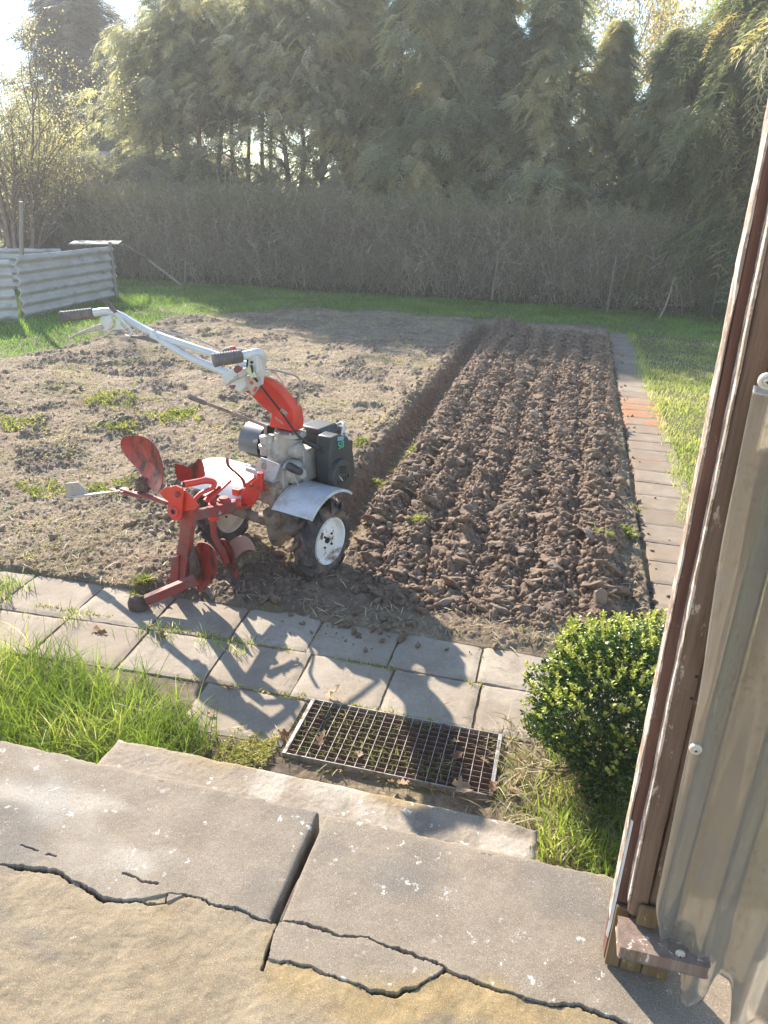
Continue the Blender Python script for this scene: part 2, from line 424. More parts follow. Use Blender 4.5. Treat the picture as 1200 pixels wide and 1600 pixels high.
_c1 = _t.mix(_t.ramp(_t.attr('v'), [(.86,0),(.97,.75)]), _c0, (.3,.23,.175))
_c1 = _t.mix(_t.attr('dry'), _c1, _t.ramp(_t.noise(25,6,.7), [(.3,(.19,.135,.093)),(.7,(.43,.325,.232))]))
M_clod = _t.out(_c1, .8, _t.bump(_t.noise(150, 8, .8), .9, .008), spec=.3)
x, y = pick(40000, -1.35, .62, 3.3, 14, lambda x,y: bed_mask(x,y), 1.5)
s = .0035+.03*rng.random(len(x))**3.2
V1, F1, A1 = scatter(small, np.stack([x,y,gz(x,y)+s*.1],1), s, rng.random((len(x),3))*6.28)
# turned slices lying in rows: bigger, flatter, smoother lumps
x, y = pick(4200, -1.15, .55, 3.55, 13.2, lambda x,y: bed_mask(x,y)*(.3+.7*np.abs(np.sin((x-.5)*math.pi/.29))**2), 1.35)
s = .015+.042*rng.random(len(x))**2.6
sc3 = np.stack([s*1.15, s, s*.85],1)
rt = np.stack([rng.normal(-.3,.4,len(x)), rng.normal(.3,.35,len(x)), rng.normal(.3,.7,len(x))],1); big = s > .034
V2, F2, A2 = scatter(clods, np.stack([x,y,gz(x,y)-s*.05],1)[~big], sc3[~big], rt[~big])
V5, F5, A5 = scatter(slices, np.stack([x,y,gz(x,y)-s*.05],1)[big], sc3[big]*1.1, rt[big]); F2 = np.concatenate([F2, F5+len(V2)]); V2 = np.concatenate([V2, V5]); A2 = np.concatenate([A2, A5])
# crumbs on the rough ground, the bank, the path edge and slabs
x, y = pick(20000, -6.5, .75, 3.25, 14, lambda x,y: soil_edge(x,y)*(1-bed_mask(x,y))*(.08+.9*np.exp(-((x+1.65)/.18)**2)+1.0*sstep(.05,.3,fbm(x*2.0,y*2.0,4,44))), 1.5)
s = .003+.03*rng.random(len(x))**3.6
V3, F3, A3 = scatter(small, np.stack([x,y,gz(x,y)+s*.3],1), s, rng.random((len(x),3))*6.28)
xa, ya = pick(1600, -1.3, 1.0, 2.95, 3.35, lambda x,y: np.exp(-(3.3-y)/.08)*(.25+.75*(fbm(x*2.5,y,2,4)>0)))
xb, yb = pick(1500, .5, .95, 3.3, 13, lambda x,y: np.exp(-np.clip(x-.6,0,1)/.07))
x = np.concatenate([xa,xb]); y = np.concatenate([ya,yb]); s = .005+.02*rng.random(len(x))**2.5
V4, F4, A4 = scatter(small, np.stack([x,y,np.full(len(x),.004)+s*.3],1), s, rng.random((len(x),3))*6.28)
VV = [V1,V2,V3,V4]; FF = []; b = 0
for Vx, Fx in zip(VV, (F1,F2,F3,F4)): FF.append(Fx+b); b += len(Vx)
tag(mesh_obj('soil_clods', np.concatenate(VV), np.concatenate(FF), M_clod, attrs={'v': np.concatenate([A1*.8,A2,A3*.7,A4*.7]), 'dry': np.concatenate([A1*0,A2*0,.9*sstep(-1.5,-1.9,V3[:,0]),A4*.2])}),
    'loose brown clods and crumbs of turned earth in the ploughed bed', 'earth', kind='stuff')

# ---------------------------------------------------------------- paving slabs
def slab_mat(name, a, b, lich=(.55,.53,.46)):
    t = NT(name); c = t.ramp(t.noise(2.2, 10, .7), [(.3,a),(.7,b)])
    c = t.mix(t.ramp(t.noise(70, 4, .8), [(.52,0),(.75,.55)]), c, lich)
    c = t.mix(t.ramp(t.noise(160, 3, .7), [(.6,0),(.72,.6)]), c, (.09,.075,.06))
    c = t.mix(t.ramp(t.noise(5, 9, .75), [(.56,0),(.7,.6)]), c, (.2,.14,.085))
    c = t.mix(t.math('MULTIPLY', t.math('MINIMUM', t.attr('v'), 1.9), .48), c, (.24,.175,.12))
    c = t.mix(t.ramp(t.noise(1.7, 8, .75), [(.46,0),(.64,.7)]), c, (.19,.145,.105))
    c = t.mix(t.ramp(t.noise(13, 8, .8), [(.52,0),(.66,.55)]), c, (.2,.165,.13))
    c = t.mix(t.ramp(t.attr('rust'), [(.3,0),(.9,.75)]), c, t.ramp(t.noise(30,6,.8),[(.35,(.3,.12,.05)),(.65,(.52,.22,.09))]))
    return t.out(c, .85, t.bump(t.noise(140, 8, .75), .55, .004, t.bump(t.noise(20, 6, .6), .25, .01)), spec=.3)
M_slab = slab_mat('slab_concrete', (.26,.212,.155), (.41,.345,.265))
def slab(x0, x1, y0, y1, top, n=26, wear=.004, rot=0.0, seed=0):
    """one slab as a gridded top with worn edges and skirts"""
    u = np.concatenate([[0,0],np.linspace(0,1,n),[1,1]]); v = u.copy(); U, Vv = np.meshgrid(u, v)
    px = x0+(x1-x0)*U; py = y0+(y1-y0)*Vv
    ex = np.minimum(px-x0, x1-px); ey = np.minimum(py-y0, y1-py); e = np.minimum(ex, ey)
    j = .004*fbm(px*14+seed, py*14, 3, seed%97)
    z = top+.0025*fbm(px*6, py*6, 4, seed%89)-wear*np.exp(-e/.006)*(1+1.2*vn(px*25, py*25, seed%83))
    tl = (h3(np.array([seed]),np.array([1]),np.array([2]),5)[0]-.5)*.012; tm = (h3(np.array([seed]),np.array([3]),np.array([2]),5)[0]-.5)*.012
    z += tl*(px-x0-(x1-x0)/2)/.4+tm*(py-y0-(y1-y0)/2)/.4
    bd = (np.abs(ex) < 1e-9) | (np.abs(ey) < 1e-9)
    px = px+np.where(ex < 1e-9, j, 0); py = py+np.where(ey < 1e-9, j, 0)
    z[0,:] = z[-1,:] = z[:,0] = z[:,-1] = top-.05
    if rot:
        cx, cy = (x0+x1)/2, (y0+y1)/2; c, s_ = math.cos(rot), math.sin(rot); px, py = cx+(px-cx)*c-(py-cy)*s_, cy+(px-cx)*s_+(py-cy)*c
    k = len(u); i = np.arange(k*k).reshape(k,k)
    return np.stack([px,py,z],-1).reshape(-1,3), np.stack([i[:-1,:-1],i[:-1,1:],i[1:,1:],i[1:,:-1]],-1).reshape(-1,4)
def slabs(name, rects, top, n=26, rust=None, dirt=0.0):
    VV = []; FF = []; AA = []; b = 0
    for k, r in enumerate(rects):
        V, Fc = slab(*r[:4], top+(r[4] if len(r) > 4 else 0), n, seed=k*13+len(rects), rot=(r[5] if len(r) > 5 else random.uniform(-.008,.008)))
        VV.append(V); FF.append(Fc+b); b += len(V); AA.append(np.clip(np.full(len(V), random.random())+dirt+dirt*fbm(V[:,0]*7,V[:,1]*7,4,77),0,1.6))
    V = np.concatenate(VV); AA = [np.concatenate(AA)+1.6*np.exp(-np.clip(3.33-V[:,1],0,9)/.05)*(V[:,1]<3.33)*(.3+vn(V[:,0]*6,V[:,1]*6,78))+dirt*1.5*np.exp(-np.clip(V[:,0]-.66,0,1)/.05)*(V[:,0]>.6)+.5*np.clip(fbm(V[:,0]*3,V[:,1]*3,5,79,.7),0,1)]; ru = rust(V[:,0], V[:,1]) if rust else np.zeros(len(V))
    return tag(mesh_obj(name, V, np.concatenate(FF), M_slab, attrs={'v': np.concatenate(AA), 'rust': ru}), kind='structure')
rc = []; g = .006
xs = [-5.0,-4.57,-4.13,-3.7,-3.27,-2.82,-2.386,-1.94,-1.5,-1.085,-.66,-.23,.195,.62,1.04]
for a, b in zip(xs[:-1], xs[1:]):
    sh = -.06*max(0, (-1.3-(a+b)/2))
    rc.append((a+g, b-g, 2.925+sh+g, 3.31+sh-g, 0, .0 if a > -1.2 else .05))
xs2 = [-4.95,-4.52,-4.09,-3.66,-3.24,-2.8,-2.36,-1.9,-1.46,-1.035,-.62,-.2,.22,.64,1.06]
for a, b in zip(xs2[:-1], xs2[1:]):
    sh = -.06*max(0, (-1.3-(a+b)/2))
    rc.append((a+g, b-g, 2.575+sh+g, 2.925+sh-g, -.002, .0 if a > -1.2 else .05))
rc += [(-1.42,-.945,2.26,2.565,-.004)]
slabs('pavement', rc, 0.0)
rp = []; y0 = 3.33
while y0 < 14:
    d = .29+.02*random.random(); rp.append((.645+.02*random.random(), 1.07+.02*random.random(), y0+.005, y0+d-.005, .002*random.random())); y0 += d
slabs('garden_path', rp, .01, 20, dirt=.7, rust=lambda x,y: sstep(.0,.3,fbm(x*3,y*9,3,71)+.35*np.exp(-((y-8.2)/.9)**2)-.12)*np.exp(-((y-8.3)/.85)**2)+.8*np.exp(-((y-6.65)/.03)**2)*(x<.9))

# ---------------------------------------------------------------- concrete landing and step
PZ = .42
def pl(*pts, z=PZ): return [tuple(on_z(a,b,z)[:2]) for a,b in pts]
crackL = pl((-160,1330),(0,1350),(38,1357),(85,1360),(110,1378),(125,1382),(160,1402),(205,1408),(258,1411),(262,1396),(290,1397),(330,1412),(375,1420),(400,1433),(434,1442))
crackG = pl((434,1442),(425,1462),(418,1490),(411,1512))
crackR1 = pl((436,1438),(470,1441),(500,1450),(535,1464),(575,1466),(600,1478),(640,1490),(668,1498),(697,1516))
crackR2 = pl((440,1503),(485,1507),(515,1524),(545,1533),(580,1549),(620,1553),(655,1540),(697,1516),(730,1530),(790,1550),(850,1568),(905,1571),(965,1592),(1060,1640))
crackS = pl((190,1364),(215,1370),(222,1378),(247,1380)); crackS2 = pl((35,1320),(60,1330)); crackS3 = pl((72,1334),(86,1337))
def yline(pts, x): return np.interp(x, [p[0] for p in sorted(pts)], [p[1] for p in sorted(pts)])
def landing():
    xs = np.concatenate([[-5.5], np.linspace(-3.0,-1.37,330), np.linspace(-1.35, .95, 1250), [1.6]])
    ys = np.concatenate([[-1.2,.3], np.linspace(.8, 1.56, 400), [1.564,1.568,1.571,1.573,1.574,1.574]])
    X, Y = np.meshgrid(xs, ys)
    wx = X+.009*fbm(X*26, Y*26, 5, 101, .65); wy = Y+.009*fbm(X*26+9, Y*26, 5, 102, .65)
    z = PZ+.0025*fbm(X*7, Y*7, 4, 103)+.0005*fbm(X*90, Y*90, 3, 104)
    wide = .0012+.0045*np.clip(fbm(X*9, Y*9, 2, 105)+.25, 0, 1)
    crack = np.zeros_like(X)
    for p, k in ((crackL,1.25),(crackG,1.3),(crackR1,.75),(crackR2,1.1),(crackS,.6),(crackS2,.6),(crackS3,.6)):
        d = seg_dist(wx, wy, p); crack = np.maximum(crack, sstep(1.2, .85, d/(wide*k*.85)))
    z -= .03*crack
    yb = np.where(X < -.52, yline(crackL, X), yline(crackR2, X))
    floor = Y < yb
    # the old floor behind the coping: rougher, a touch lower
    z -= np.where(floor, .004-.004*fbm(X*20,Y*20,3,106)+.0012*np.clip(fbm(X*16+Y*6,Y*70-X*18,3,116),0,1)*sstep(-.6,-.8,X), 0)
    sl_ = np.exp(-((X+.53)/(.0075+.004*(Y-1.2)/.37))**8)*(Y > 1.195)
    z -= .3*sl_
    e = np.clip(1.574-Y, 0, 1); chip = np.clip(fbm(X*26, Y*5, 3, 107), 0, 1)
    z -= .012*np.exp(-e/.006)*(1+2.0*chip)
    eg = np.abs(X+.53)-.0115; z -= np.where((Y > 1.2)&(eg>0), .008*np.exp(-np.clip(eg,0,1)/.005), 0)
    z[-1,:] = 0; Y2 = Y+.004*fbm(X*18, Y*0, 3, 108)*(Y > 1.55)
    # colour masks: r yellow algae stain, g dark weathering, b fresh pale wear
    yel = sstep(.05,.5, fbm(X*2.6, Y*2.6, 4, 110)+.75*np.exp(-((X+.1)/.5)**2-((Y-1.08)/.12)**2)+.25*floor-.12)
    yel = np.maximum(yel, .9*np.exp(-np.clip(yb-Y,0,1)/.09)*floor*np.exp(-((X-.12)/.28)**2))
    dark = sstep(.0,.5, fbm(X*3+4, Y*5, 4, 111)+.55*np.exp(-((X-.15)/.35)**2-((Y-1.47)/.09)**2)-.1)
    pale = sstep(.1,.6, fbm(X*2.2+8, Y*4, 4, 112)+.8*np.exp(-((X+1.0)/.18)**2-((Y-1.43)/.06)**2)+-.1*floor-.25)
    at = np.stack([yel, dark, pale], -1).reshape(-1,3)
    n, m = X.shape; i = np.arange(n*m).reshape(n,m)
    Fq = np.stack([i[:-1,:-1],i[:-1,1:],i[1:,1:],i[1:,:-1]],-1).reshape(-1,4)
    cx = X.reshape(-1)[Fq].mean(1); fl = floor.reshape(-1)[Fq].mean(1) > .5
    V = np.stack([X,Y2,z],-1).reshape(-1,3)
    out = []
    for sel in (fl, (~fl)&(cx < -.53), (~fl)&(cx >= -.53)):
        Fs = Fq[sel]; us = np.unique(Fs); rm = np.zeros(n*m, np.int64); rm[us] = np.arange(len(us)); out.append((V[us], rm[Fs], at[us], (crack.reshape(-1)+sl_.reshape(-1))[us]))
    return out
def concrete_mat(name, base1, base2, lichen=.62):
    t = NT(name); a = t.n('ShaderNodeAttribute', attribute_name='stain'); sp = t.n('ShaderNodeSeparateColor'); t.l(a.outputs['Color'], sp.inputs[0])
    c = t.ramp(t.noise(9, 10, .75), [(.3,base1),(.7,base2)])
    c = t.mix(t.math('MULTIPLY', sp.outputs[0], .75), c, t.ramp(t.noise(16,8,.75), [(.3,(.2,.13,.045)),(.7,(.44,.31,.13))]))
    c = t.mix(t.math('MULTIPLY', sp.outputs[1], .6), c, (.15,.135,.12))
    c = t.mix(t.math('MULTIPLY', sp.outputs[2], .55), c, (.56,.5,.42))
    c = t.mix(t.ramp(t.noise(260, 4, .85), [(.5,0),(.66,.75)]), c, (.11,.085,.06))
    c = t.mix(t.ramp(t.noise(380, 3, .8), [(.57,0),(.68,.7)]), c, (.68,.62,.52))
    lf = t.math('MULTIPLY', t.ramp(t.noise(26, 8, .75), [(lichen,0),(lichen+.03,1)]), t.ramp(t.noise(3.5, 3, .5), [(.42,0),(.55,1)]))
    c = t.mix(t.math('MULTIPLY', lf, .8), c, (.72,.7,.64))
    c = t.mix(t.ramp(t.attr('deep'), [(.2,0),(.8,1)]), c, (.055,.04,.028))
    b = t.bump(t.noise(520, 6, .85), .8, .0025, t.bump(t.noise(45, 8, .8), .12, .004))
    return t.out(c, .88, b, spec=.25)
M_cop = concrete_mat('coping_concrete', (0.206,0.160,0.114), (0.318,0.258,0.190), .6)
M_flr = concrete_mat('floor_mortar', (0.224,0.164,0.098), (0.361,0.280,0.175), .66)
La = landing()
tag(mesh_obj('porch_floor', La[0][0], La[0][1], M_flr, attrs={'stain': La[0][2], 'deep': La[0][3]}), kind='structure')
tag(mesh_obj('coping_slab', La[1][0], La[1][1], M_cop, attrs={'stain': La[1][2], 'deep': La[1][3]}),
    'wide grey coping slab at the landing edge, left of the open gap', 'coping slab', 'coping slabs along the landing edge')
tag(mesh_obj('coping_slab', La[2][0], La[2][1], M_cop, attrs={'stain': La[2][2], 'deep': La[2][3]}),
    'lichen-spotted coping slab right of the gap, reaching the timber post', 'coping slab', 'coping slabs along the landing edge')
def step_block(x0, x1, y0, y1, top):
    xs = np.concatenate([[x0,x0,x0+.002,x0+.006], np.linspace(x0+.012,x1-.012,500), [x1-.006,x1-.002,x1,x1]])
    ys = np.concatenate([np.linspace(y0,y1-.012,110), [y1-.007,y1-.003,y1-.001,y1,y1]])
    X, Y = np.meshgrid(xs, ys); z = top+.004*fbm(X*6,Y*6,4,121)+.0015*fbm(X*70,Y*70,3,122)
    e = np.minimum(np.minimum(X-x0, x1-X), y1-Y); z -= .014*np.exp(-e/.007)*(1+1.5*np.clip(fbm(X*22,Y*22,3,123),0,1))
    z -= .02*np.exp(-((X-x1+.02)/.05)**2-((Y-y1+.03)/.04)**2)
    z[-1,:] = -.06; z[:,0] = -.06; z[:,-1] = -.06
    X = X+.005*fbm(Y*15,X*0,2,124)*(e<.02); Y = Y+.006*fbm(X*10,Y*0,3,125)*(Y>y1-.02)
    n, m = X.shape; i = np.arange(n*m).reshape(n,m); Fq = np.stack([i[:-1,:-1],i[:-1,1:],i[1:,1:],i[1:,:-1]],-1).reshape(-1,4)
    a = np.stack([sstep(.25,.7,fbm(X*3,Y*3,3,126)+.1), sstep(.1,.5,fbm(X*4,Y*4,3,127)+.3*(X>-.3)), sstep(.1,.5,fbm(X*5,Y*5,3,128)-.2*(X>-.4))],-1).reshape(-1,3)
    return np.stack([X,Y,z],-1).reshape(-1,3), Fq, a
Vs, Fs, As = step_block(-1.447, .1, 1.55, 1.915, .2)
tag(mesh_obj('concrete_step', Vs, Fs, concrete_mat('step_concrete', (0.241,0.193,0.141), (0.361,0.299,0.228), .6), attrs={'stain': As, 'deep': np.zeros(len(Vs))}),
    'worn concrete step below the landing with white lichen at its right end', 'step')

# ---------------------------------------------------------------- iron grate over the light well
M_zinc = surf('galvanised_steel', (.22,.2,.18), (.4,.38,.35), 30, .6, .3, 120, .4, [((.14,.085,.055), 22, .5, .15, .9)])
M_rustbar = surf('rusty_bar', (.1,.06,.045), (.2,.125,.09), 40, .85, .4, 150, .1)
gx0, gx1, gy0, gy1 = -.918, -.068, 2.205, 2.572
gr = empty('grate', (gx0, gy0, 0), 0, 'rusty steel mesh grate lying over the light well in front of the step', 'grate')
m = MB(); W_, H_ = gx1-gx0, gy1-gy0
m.box((.008,H_/2,-.004),(.016,H_,.03)).box((W_-.008,H_/2,-.004),(.016,H_,.03)).box((W_/2,H_-.003,-.004),(W_-.034,.006,.03)).box((W_/2,.003,-.004),(W_-.034,.006,.03))
m.build('frame', M_zinc, gr, .0015)
m = MB()
for k in range(1,20): m.box((.016+(W_-.032)*k/20, H_/2, .0085),(.0026,H_-.014,.003))
m.build('cross_bars', M_zinc, gr)
m = MB()
for k in range(1,12): m.box((W_/2, H_*k/12, -.006),(W_-.034,.0028,.026))
m.build('bearing_bars', M_rustbar, gr)

# ---------------------------------------------------------------- two-wheel tiller with reversible plough
TO = Vector((-1.527, 3.831, 0)); TR = R(-17.5)
TM = Matrix.Rotation(TR, 3, 'Z'); TMi = TM.transposed()
def LP(px, py, s=None, t=None, z=None):
    """point of the machine (s right, t forward, z up) seen along a sight line, on one plane of the machine"""
    d = TMi @ ray(px, py); c = TMi @ (Vector((0,0,CAM_H))-TO)
    k = (z-c.z)/d.z if z is not None else ((s-c.x)/d.x if s is not None else (t-c.y)/d.y)
    return c+d*k
M_red = surf('red_paint', (.5,.03,.018), (.66,.05,.03), 9, .4, .12, 60, 0, [((.33,.09,.06), 14, .56, .12, .8),((.17,.1,.07), 30, .66, .06, .95)], spec=.5)
M_redold = surf('worn_red_paint', (0.212,0.032,0.027), (0.357,0.068,0.054), 8, .6, .3, 60, 0, [((0.170,0.108,0.090), 12, .48, .15, .9),((0.085,0.045,0.032), 30, .6, .1, .95)], spec=.35)
M_redshare = surf('scuffed_red_steel', (0.240,0.016,0.012), (0.400,0.036,0.024), 5, .38, .25, 40, .1, [((0.056,0.020,0.016), 13, .5, .1, .5),((0.176,0.104,0.080), 40, .66, .05, .8)], stretch=(0.800,0.800,0.480))
M_pinkmould = surf('sunlit_pink_steel', (0.384,0.240,0.192), (0.480,0.336,0.288), 9, .45, .2, 50, .2, [((0.240,0.080,0.064), 20, .6, .1, .8)])  # mouldboard red made pinkish and paler, its sunlit look put into the colour
M_mud = surf('dried_mud', (.1,.06,.045), (.19,.125,.095), 14, .95, 1.0, 50, 0, dist=.02)
M_bare = surf('bare_steel', (.35,.31,.28), (.5,.46,.42), 20, .5, .2, 90, .4, [((.2,.15,.12), 18, .55, .15, .9)])
M_white = surf('white_tube_paint', (0.502,0.507,0.496), (0.608,0.616,0.608), 12, .32, .05, 60, 0, [((0.266,0.226,0.192), 26, .66, .06, .8)])
M_grip = surf('grey_rubber', (0.095,0.085,0.082), (0.209,0.180,0.170), 20, .75, .3, 150, 0)
M_cast = surf('cast_aluminium', (.3,.28,.25), (.46,.43,.39), 10, .55, .4, 90, .35, [((.17,.12,.085), 7, .5, .2, .9)])
M_castdirty = surf('muddy_casting', (.2,.15,.115), (.36,.29,.23), 9, .8, .5, 60, .1, [((.13,.085,.06), 12, .5, .15, .95)])
M_fender = surf('grey_mudguard_paint', (0.452,0.464,0.476), (0.562,0.576,0.590), 6, .35, .08, 40, .15, [((0.296,0.264,0.230), 7, .5, .2, .8),((0.234,0.176,0.139), 40, .62, .06, .9)])
M_black = surf('black_plastic', (.018,.019,.022), (.04,.042,.048), 12, .42, .2, 90, 0, [((.1,.085,.07), 9, .62, .2, .9)])
M_blackhi = surf('dusty_black_cover', (0.021,0.024,0.028), (0.042,0.045,0.050), 12, .5, .1, 60, 0, [((0.126,0.112,0.098), 14, .6, .2, .9)])
M_rubber = surf('muddy_tyre', (.03,.028,.027), (.06,.054,.05), 9, .8, .5, 80, 0, [((.2,.13,.095), 7, .48, .12, .95)])
M_rim = surf('rusty_white_rim', (.72,.7,.66), (.82,.8,.77), 9, .45, .1, 60, 0, [((.3,.2,.14), 6, .54, .12, .9),((.14,.075,.045), 13, .57, .02, .9)])
M_rimback = surf('cream_rim', (.55,.47,.35), (.68,.6,.48), 9, .5, .2, 60, 0, [((.2,.12,.08), 9, .6, .1, .9)])
M_cable = surf('grey_cable', (.3,.27,.25), (.4,.37,.34), 20, .5, .1, 60)
M_blackcable = surf('black_cable', (.012,.012,.012), (.02,.02,.02), 20, .45, .1, 60)
M_green = surf('green_lettering', (.05,.45,.3), (.07,.5,.34), 5, .5, 0); M_blue = surf('blue_decal', (.1,.3,.4), (.14,.36,.46), 60, .4, 0)
M_decal = surf('worn_decal', (.12,.07,.05), (.45,.38,.3), 90, .6, 0); M_dark = surf('slot_black', (.008,.008,.008), (.012,.012,.012), 5, .8, 0)
M_redlight = surf('red_button', (.6,.05,.06), (.68,.08,.08), 10, .4, 0)

ti = empty('tiller', TO, TR, 'red and grey two-wheel tiller with plough, parked half in the furrow', 'tiller')
def T(mb, name, mt, par=None, bevel=.0, angle=35, **k): return mb.build(name, mt, par or ti, bevel, angle, **k)

def wheel(cs, name_mat_rim, outer, sgn):
    c = Vector((cs, 0, .222)); Rr = .205; hw = .066
    wp = MB().lathe(c, (1,0,0), [(-hw*.8,.145),(-hw,.16),(-hw*1.06,.18),(-hw*.9,.198),(-hw*.5,.207),(0,.21),(hw*.5,.207),(hw*.9,.198),(hw*1.06,.18),(hw,.16),(hw*.8,.145)], 48, cap=False)
    n = 13
    for k in range(n):
        for sd in (-1,1):
            a0 = 2*math.pi*(k+(.5 if sd > 0 else 0))/n; pts = []
            for q in range(6):
                u = q/5; a = a0+u*.34; rr = .212-.026*max(0,u-.6)/.4; s_ = c.x+sd*(.0+u*hw*1.12)
                pts.append((s_, rr*math.cos(a), c.z+rr*math.sin(a)))
            b = len(wp.v)
            for q, p in enumerate(pts):
                p = Vector(p); rad = Vector((0,p.y,p.z-c.z)).normalized(); tan = Vector((0,-rad.z,rad.y)); h_ = .03 if q < 5 else .014; w2 = .019
                for (aa, bb) in ((-w2,-.01),(-w2*.65,h_),(w2*.65,h_),(w2,-.01)): wp.v.append(tuple(p+tan*aa+rad*bb))
            for q in range(5):
                for e in range(3): wp.f.append((b+q*4+e, b+q*4+e+1, b+(q+1)*4+e+1, b+(q+1)*4+e))
            wp.f.append((b,b+1,b+2,b+3)); wp.f.append((b+23,b+22,b+21,b+20))
    wo = wp.build('wheel', M_rubber, ti, 0, 30)
    f = outer
    rim = MB().lathe(c, (f,0,0), [(hw*.82,.146),(hw*1.0,.142),(hw*.98,.134),(hw*.6,.128),(hw*.45,.12),(hw*.55,.085),(hw*.62,.05),(hw*.62,.03),(hw*.5,.028),(hw*.5,0)], 40, cap=False)
    rim.lathe(c, (f,0,0), [(-hw*.82,.146),(-hw,.142),(-hw*.9,.132),(-hw*.3,.124),(hw*.4,.12),(hw*.38,.06),(hw*.3,.02)], 40, cap=False)
    rim.build('rim', name_mat_rim, wo, 0, 30)
    hb = MB().lathe(c, (f,0,0), [(hw*.3,.018),(hw*.66,.018),(hw*.68,.012),(hw*.68,.0)], 14)
    for k in range(4):
        a = math.pi/4+k*math.pi/2; hb.lathe(c+Vector((0,math.cos(a)*.047,math.sin(a)*.047)), (f,0,0), [(hw*.5,.007),(hw*.75,.007),(hw*.76,0)], 6)
    hb.build('hub', M_dark, wo)
wheel(.27, M_rim, 1, 1)
wheel(-.50, M_rimback, 1, -1)
# axle, differential and gearbox leg
m = MB().lathe((-.02,0,.232),(1,0,0),[(-.42,.03),(-.1,.034),(-.09,.05),(-.07,.055),(-.05,.085),(0,.092),(.05,.085),(.07,.055),(.12,.05),(.16,.035),(.24,.03)], 24)
m.lathe((-.02,-.06,.17),(0,-.25,1),[(-.04,.02),(-.03,.045),(.02,.052),(.1,.05),(.2,.052)], 20)
T(m, 'axle_housing', M_castdirty, bevel=.003)
m = MB().tube([(-.02,-.04,.19),(-.02,-.04,.44)],[.052,.058],14)
m.box((-.015,-.02,.475),(.16,.2,.09)).box((-.015,-.02,.43),(.2,.23,.018)).box((-.01,-.12,.49),(.1,.06,.14))
T(m, 'gearbox_leg', M_castdirty, bevel=.006)
# upper housing
def ring(a, b, n=12): return a+(b-a)*n
m = MB()
cx0 = LP(437,755,t=.02); cx1 = LP(455,672,t=.06)
m.tube([(cx0.x-.0,.01,.5),(cx0.x+.005,.02,.6),((cx0.x+cx1.x)/2+.0,.035,.7),(cx1.x,.05,.8)],[.088,.086,.08,.082],14,squash=.95)
m.tube([(cx1.x,.05,.795),(cx1.x,.05,.822)],[.094,.094],18)
m.lathe((.06,.0,.6),(1,-.15,.05),[(-.02,.075),(.03,.07),(.045,.06),(.055,.035),(.085,.032)],16)
m.lathe((.06,.03,.72),(1,-.1,.1),[(-.02,.05),(.03,.048),(.04,.035)],14)
m.lathe((-.1,.0,.74),(0,0,1),[(-.09,.026),(-.04,.03),(-.035,.038),(-.01,.038),(0,.03),(.03,.03),(.035,.024),(.05,.024)],14)
for k in range(7):
    a = k/7*6.28; m.lathe((cx1.x+.083*math.cos(a),.05+.083*math.sin(a),.81),(0,0,1),[(0,.008),(.02,.008),(.021,.002)],6)
m.box((.0,-.07,.56),(.13,.05,.14)); m.box((.03,.1,.62),(.16,.12,.2))
T(m, 'gear_housing', M_cast, bevel=.005)
m = MB().lathe(LP(460,733,s=.13),(1,-.25,-.05),[(-.05,.026),(.0,.026),(.01,.024),(.055,.021),(.06,.016)],16)
T(m, 'shaft_knob', M_black)
# bracket plate with stamped emblem
pa = [LP(x,y,t=-.13) for x,y in ((408,714),(438,726),(430,749),(397,737))]
m = MB().plate(pa, .008); m.plate([LP(x,y,t=-.13) for x,y in ((386,729),(430,745),(427,752),(384,735))], .02)
m.plate([LP(x,y,t=-.11) for x,y in ((400,740),(432,752),(430,782),(398,775))], .05)
T(m, 'mounting_plate', M_fender, bevel=.002)
m = MB(); ec = LP(413,728,t=-.135); ec.y -= .006
m.tube([ec+Vector((.016*math.cos(a),0,.02*math.sin(a))) for a in np.linspace(0,6.283,18)], .0022, 5); m.tube([ec+Vector((-.008,0,-.016)), ec+Vector((0,0,.02)), ec+Vector((.008,0,-.016))], .0022, 5)
m.tube([ec+Vector((-.02,0,.034)), ec+Vector((.02,0,.03))], .002, 5)
T(m, 'stamped_emblem', M_castdirty)
# mudguards
def fender(s0, s1, r, zc, a0, a1, name, yc=0, lip=True):
    m = MB(); n = 14; b = 0
    for k in range(n+1):
        a = R(a0+(a1-a0)*k/n)
        for s_, rr in ((s0,r-.012),(s0+.05,r),(s1-.004,r),(s1,r-.012)):
            for th in (0,-.003): m.v.append((s_, yc+(rr+th)*math.cos(a), zc+(rr+th)*math.sin(a)))
    for k in range(n):
        for j in range(3):
            o = k*8+j*2; m.f += [(o,o+2,o+10,o+8),(o+1,o+9,o+11,o+3)]
        o = k*8; m.f += [(o,o+8,o+9,o+1),(o+6,o+7,o+15,o+14)]
    m.f += [(0,1,3,2),(2,3,5,4),(4,5,7,6)]; o = n*8; m.f += [(o,o+2,o+3,o+1),(o+2,o+4,o+5,o+3),(o+4,o+6,o+7,o+5)]
    return T(m, name, M_fender)
fr_ = fender(.07, .36, .3, .24, 52, 138, 'mudguard')
fl_ = fender(-.64, -.16, .3, .24, 55, 140, 'mudguard')
m = MB().tube([LP(452,752,s=.12),LP(455,745,s=.14),LP(463,752,s=.15),LP(466,757,s=.17)],.006,8,smooth=3)
m.box((.04,-.0,.5),(.14,.16,.012)); T(m, 'mudguard_stay', M_cast)

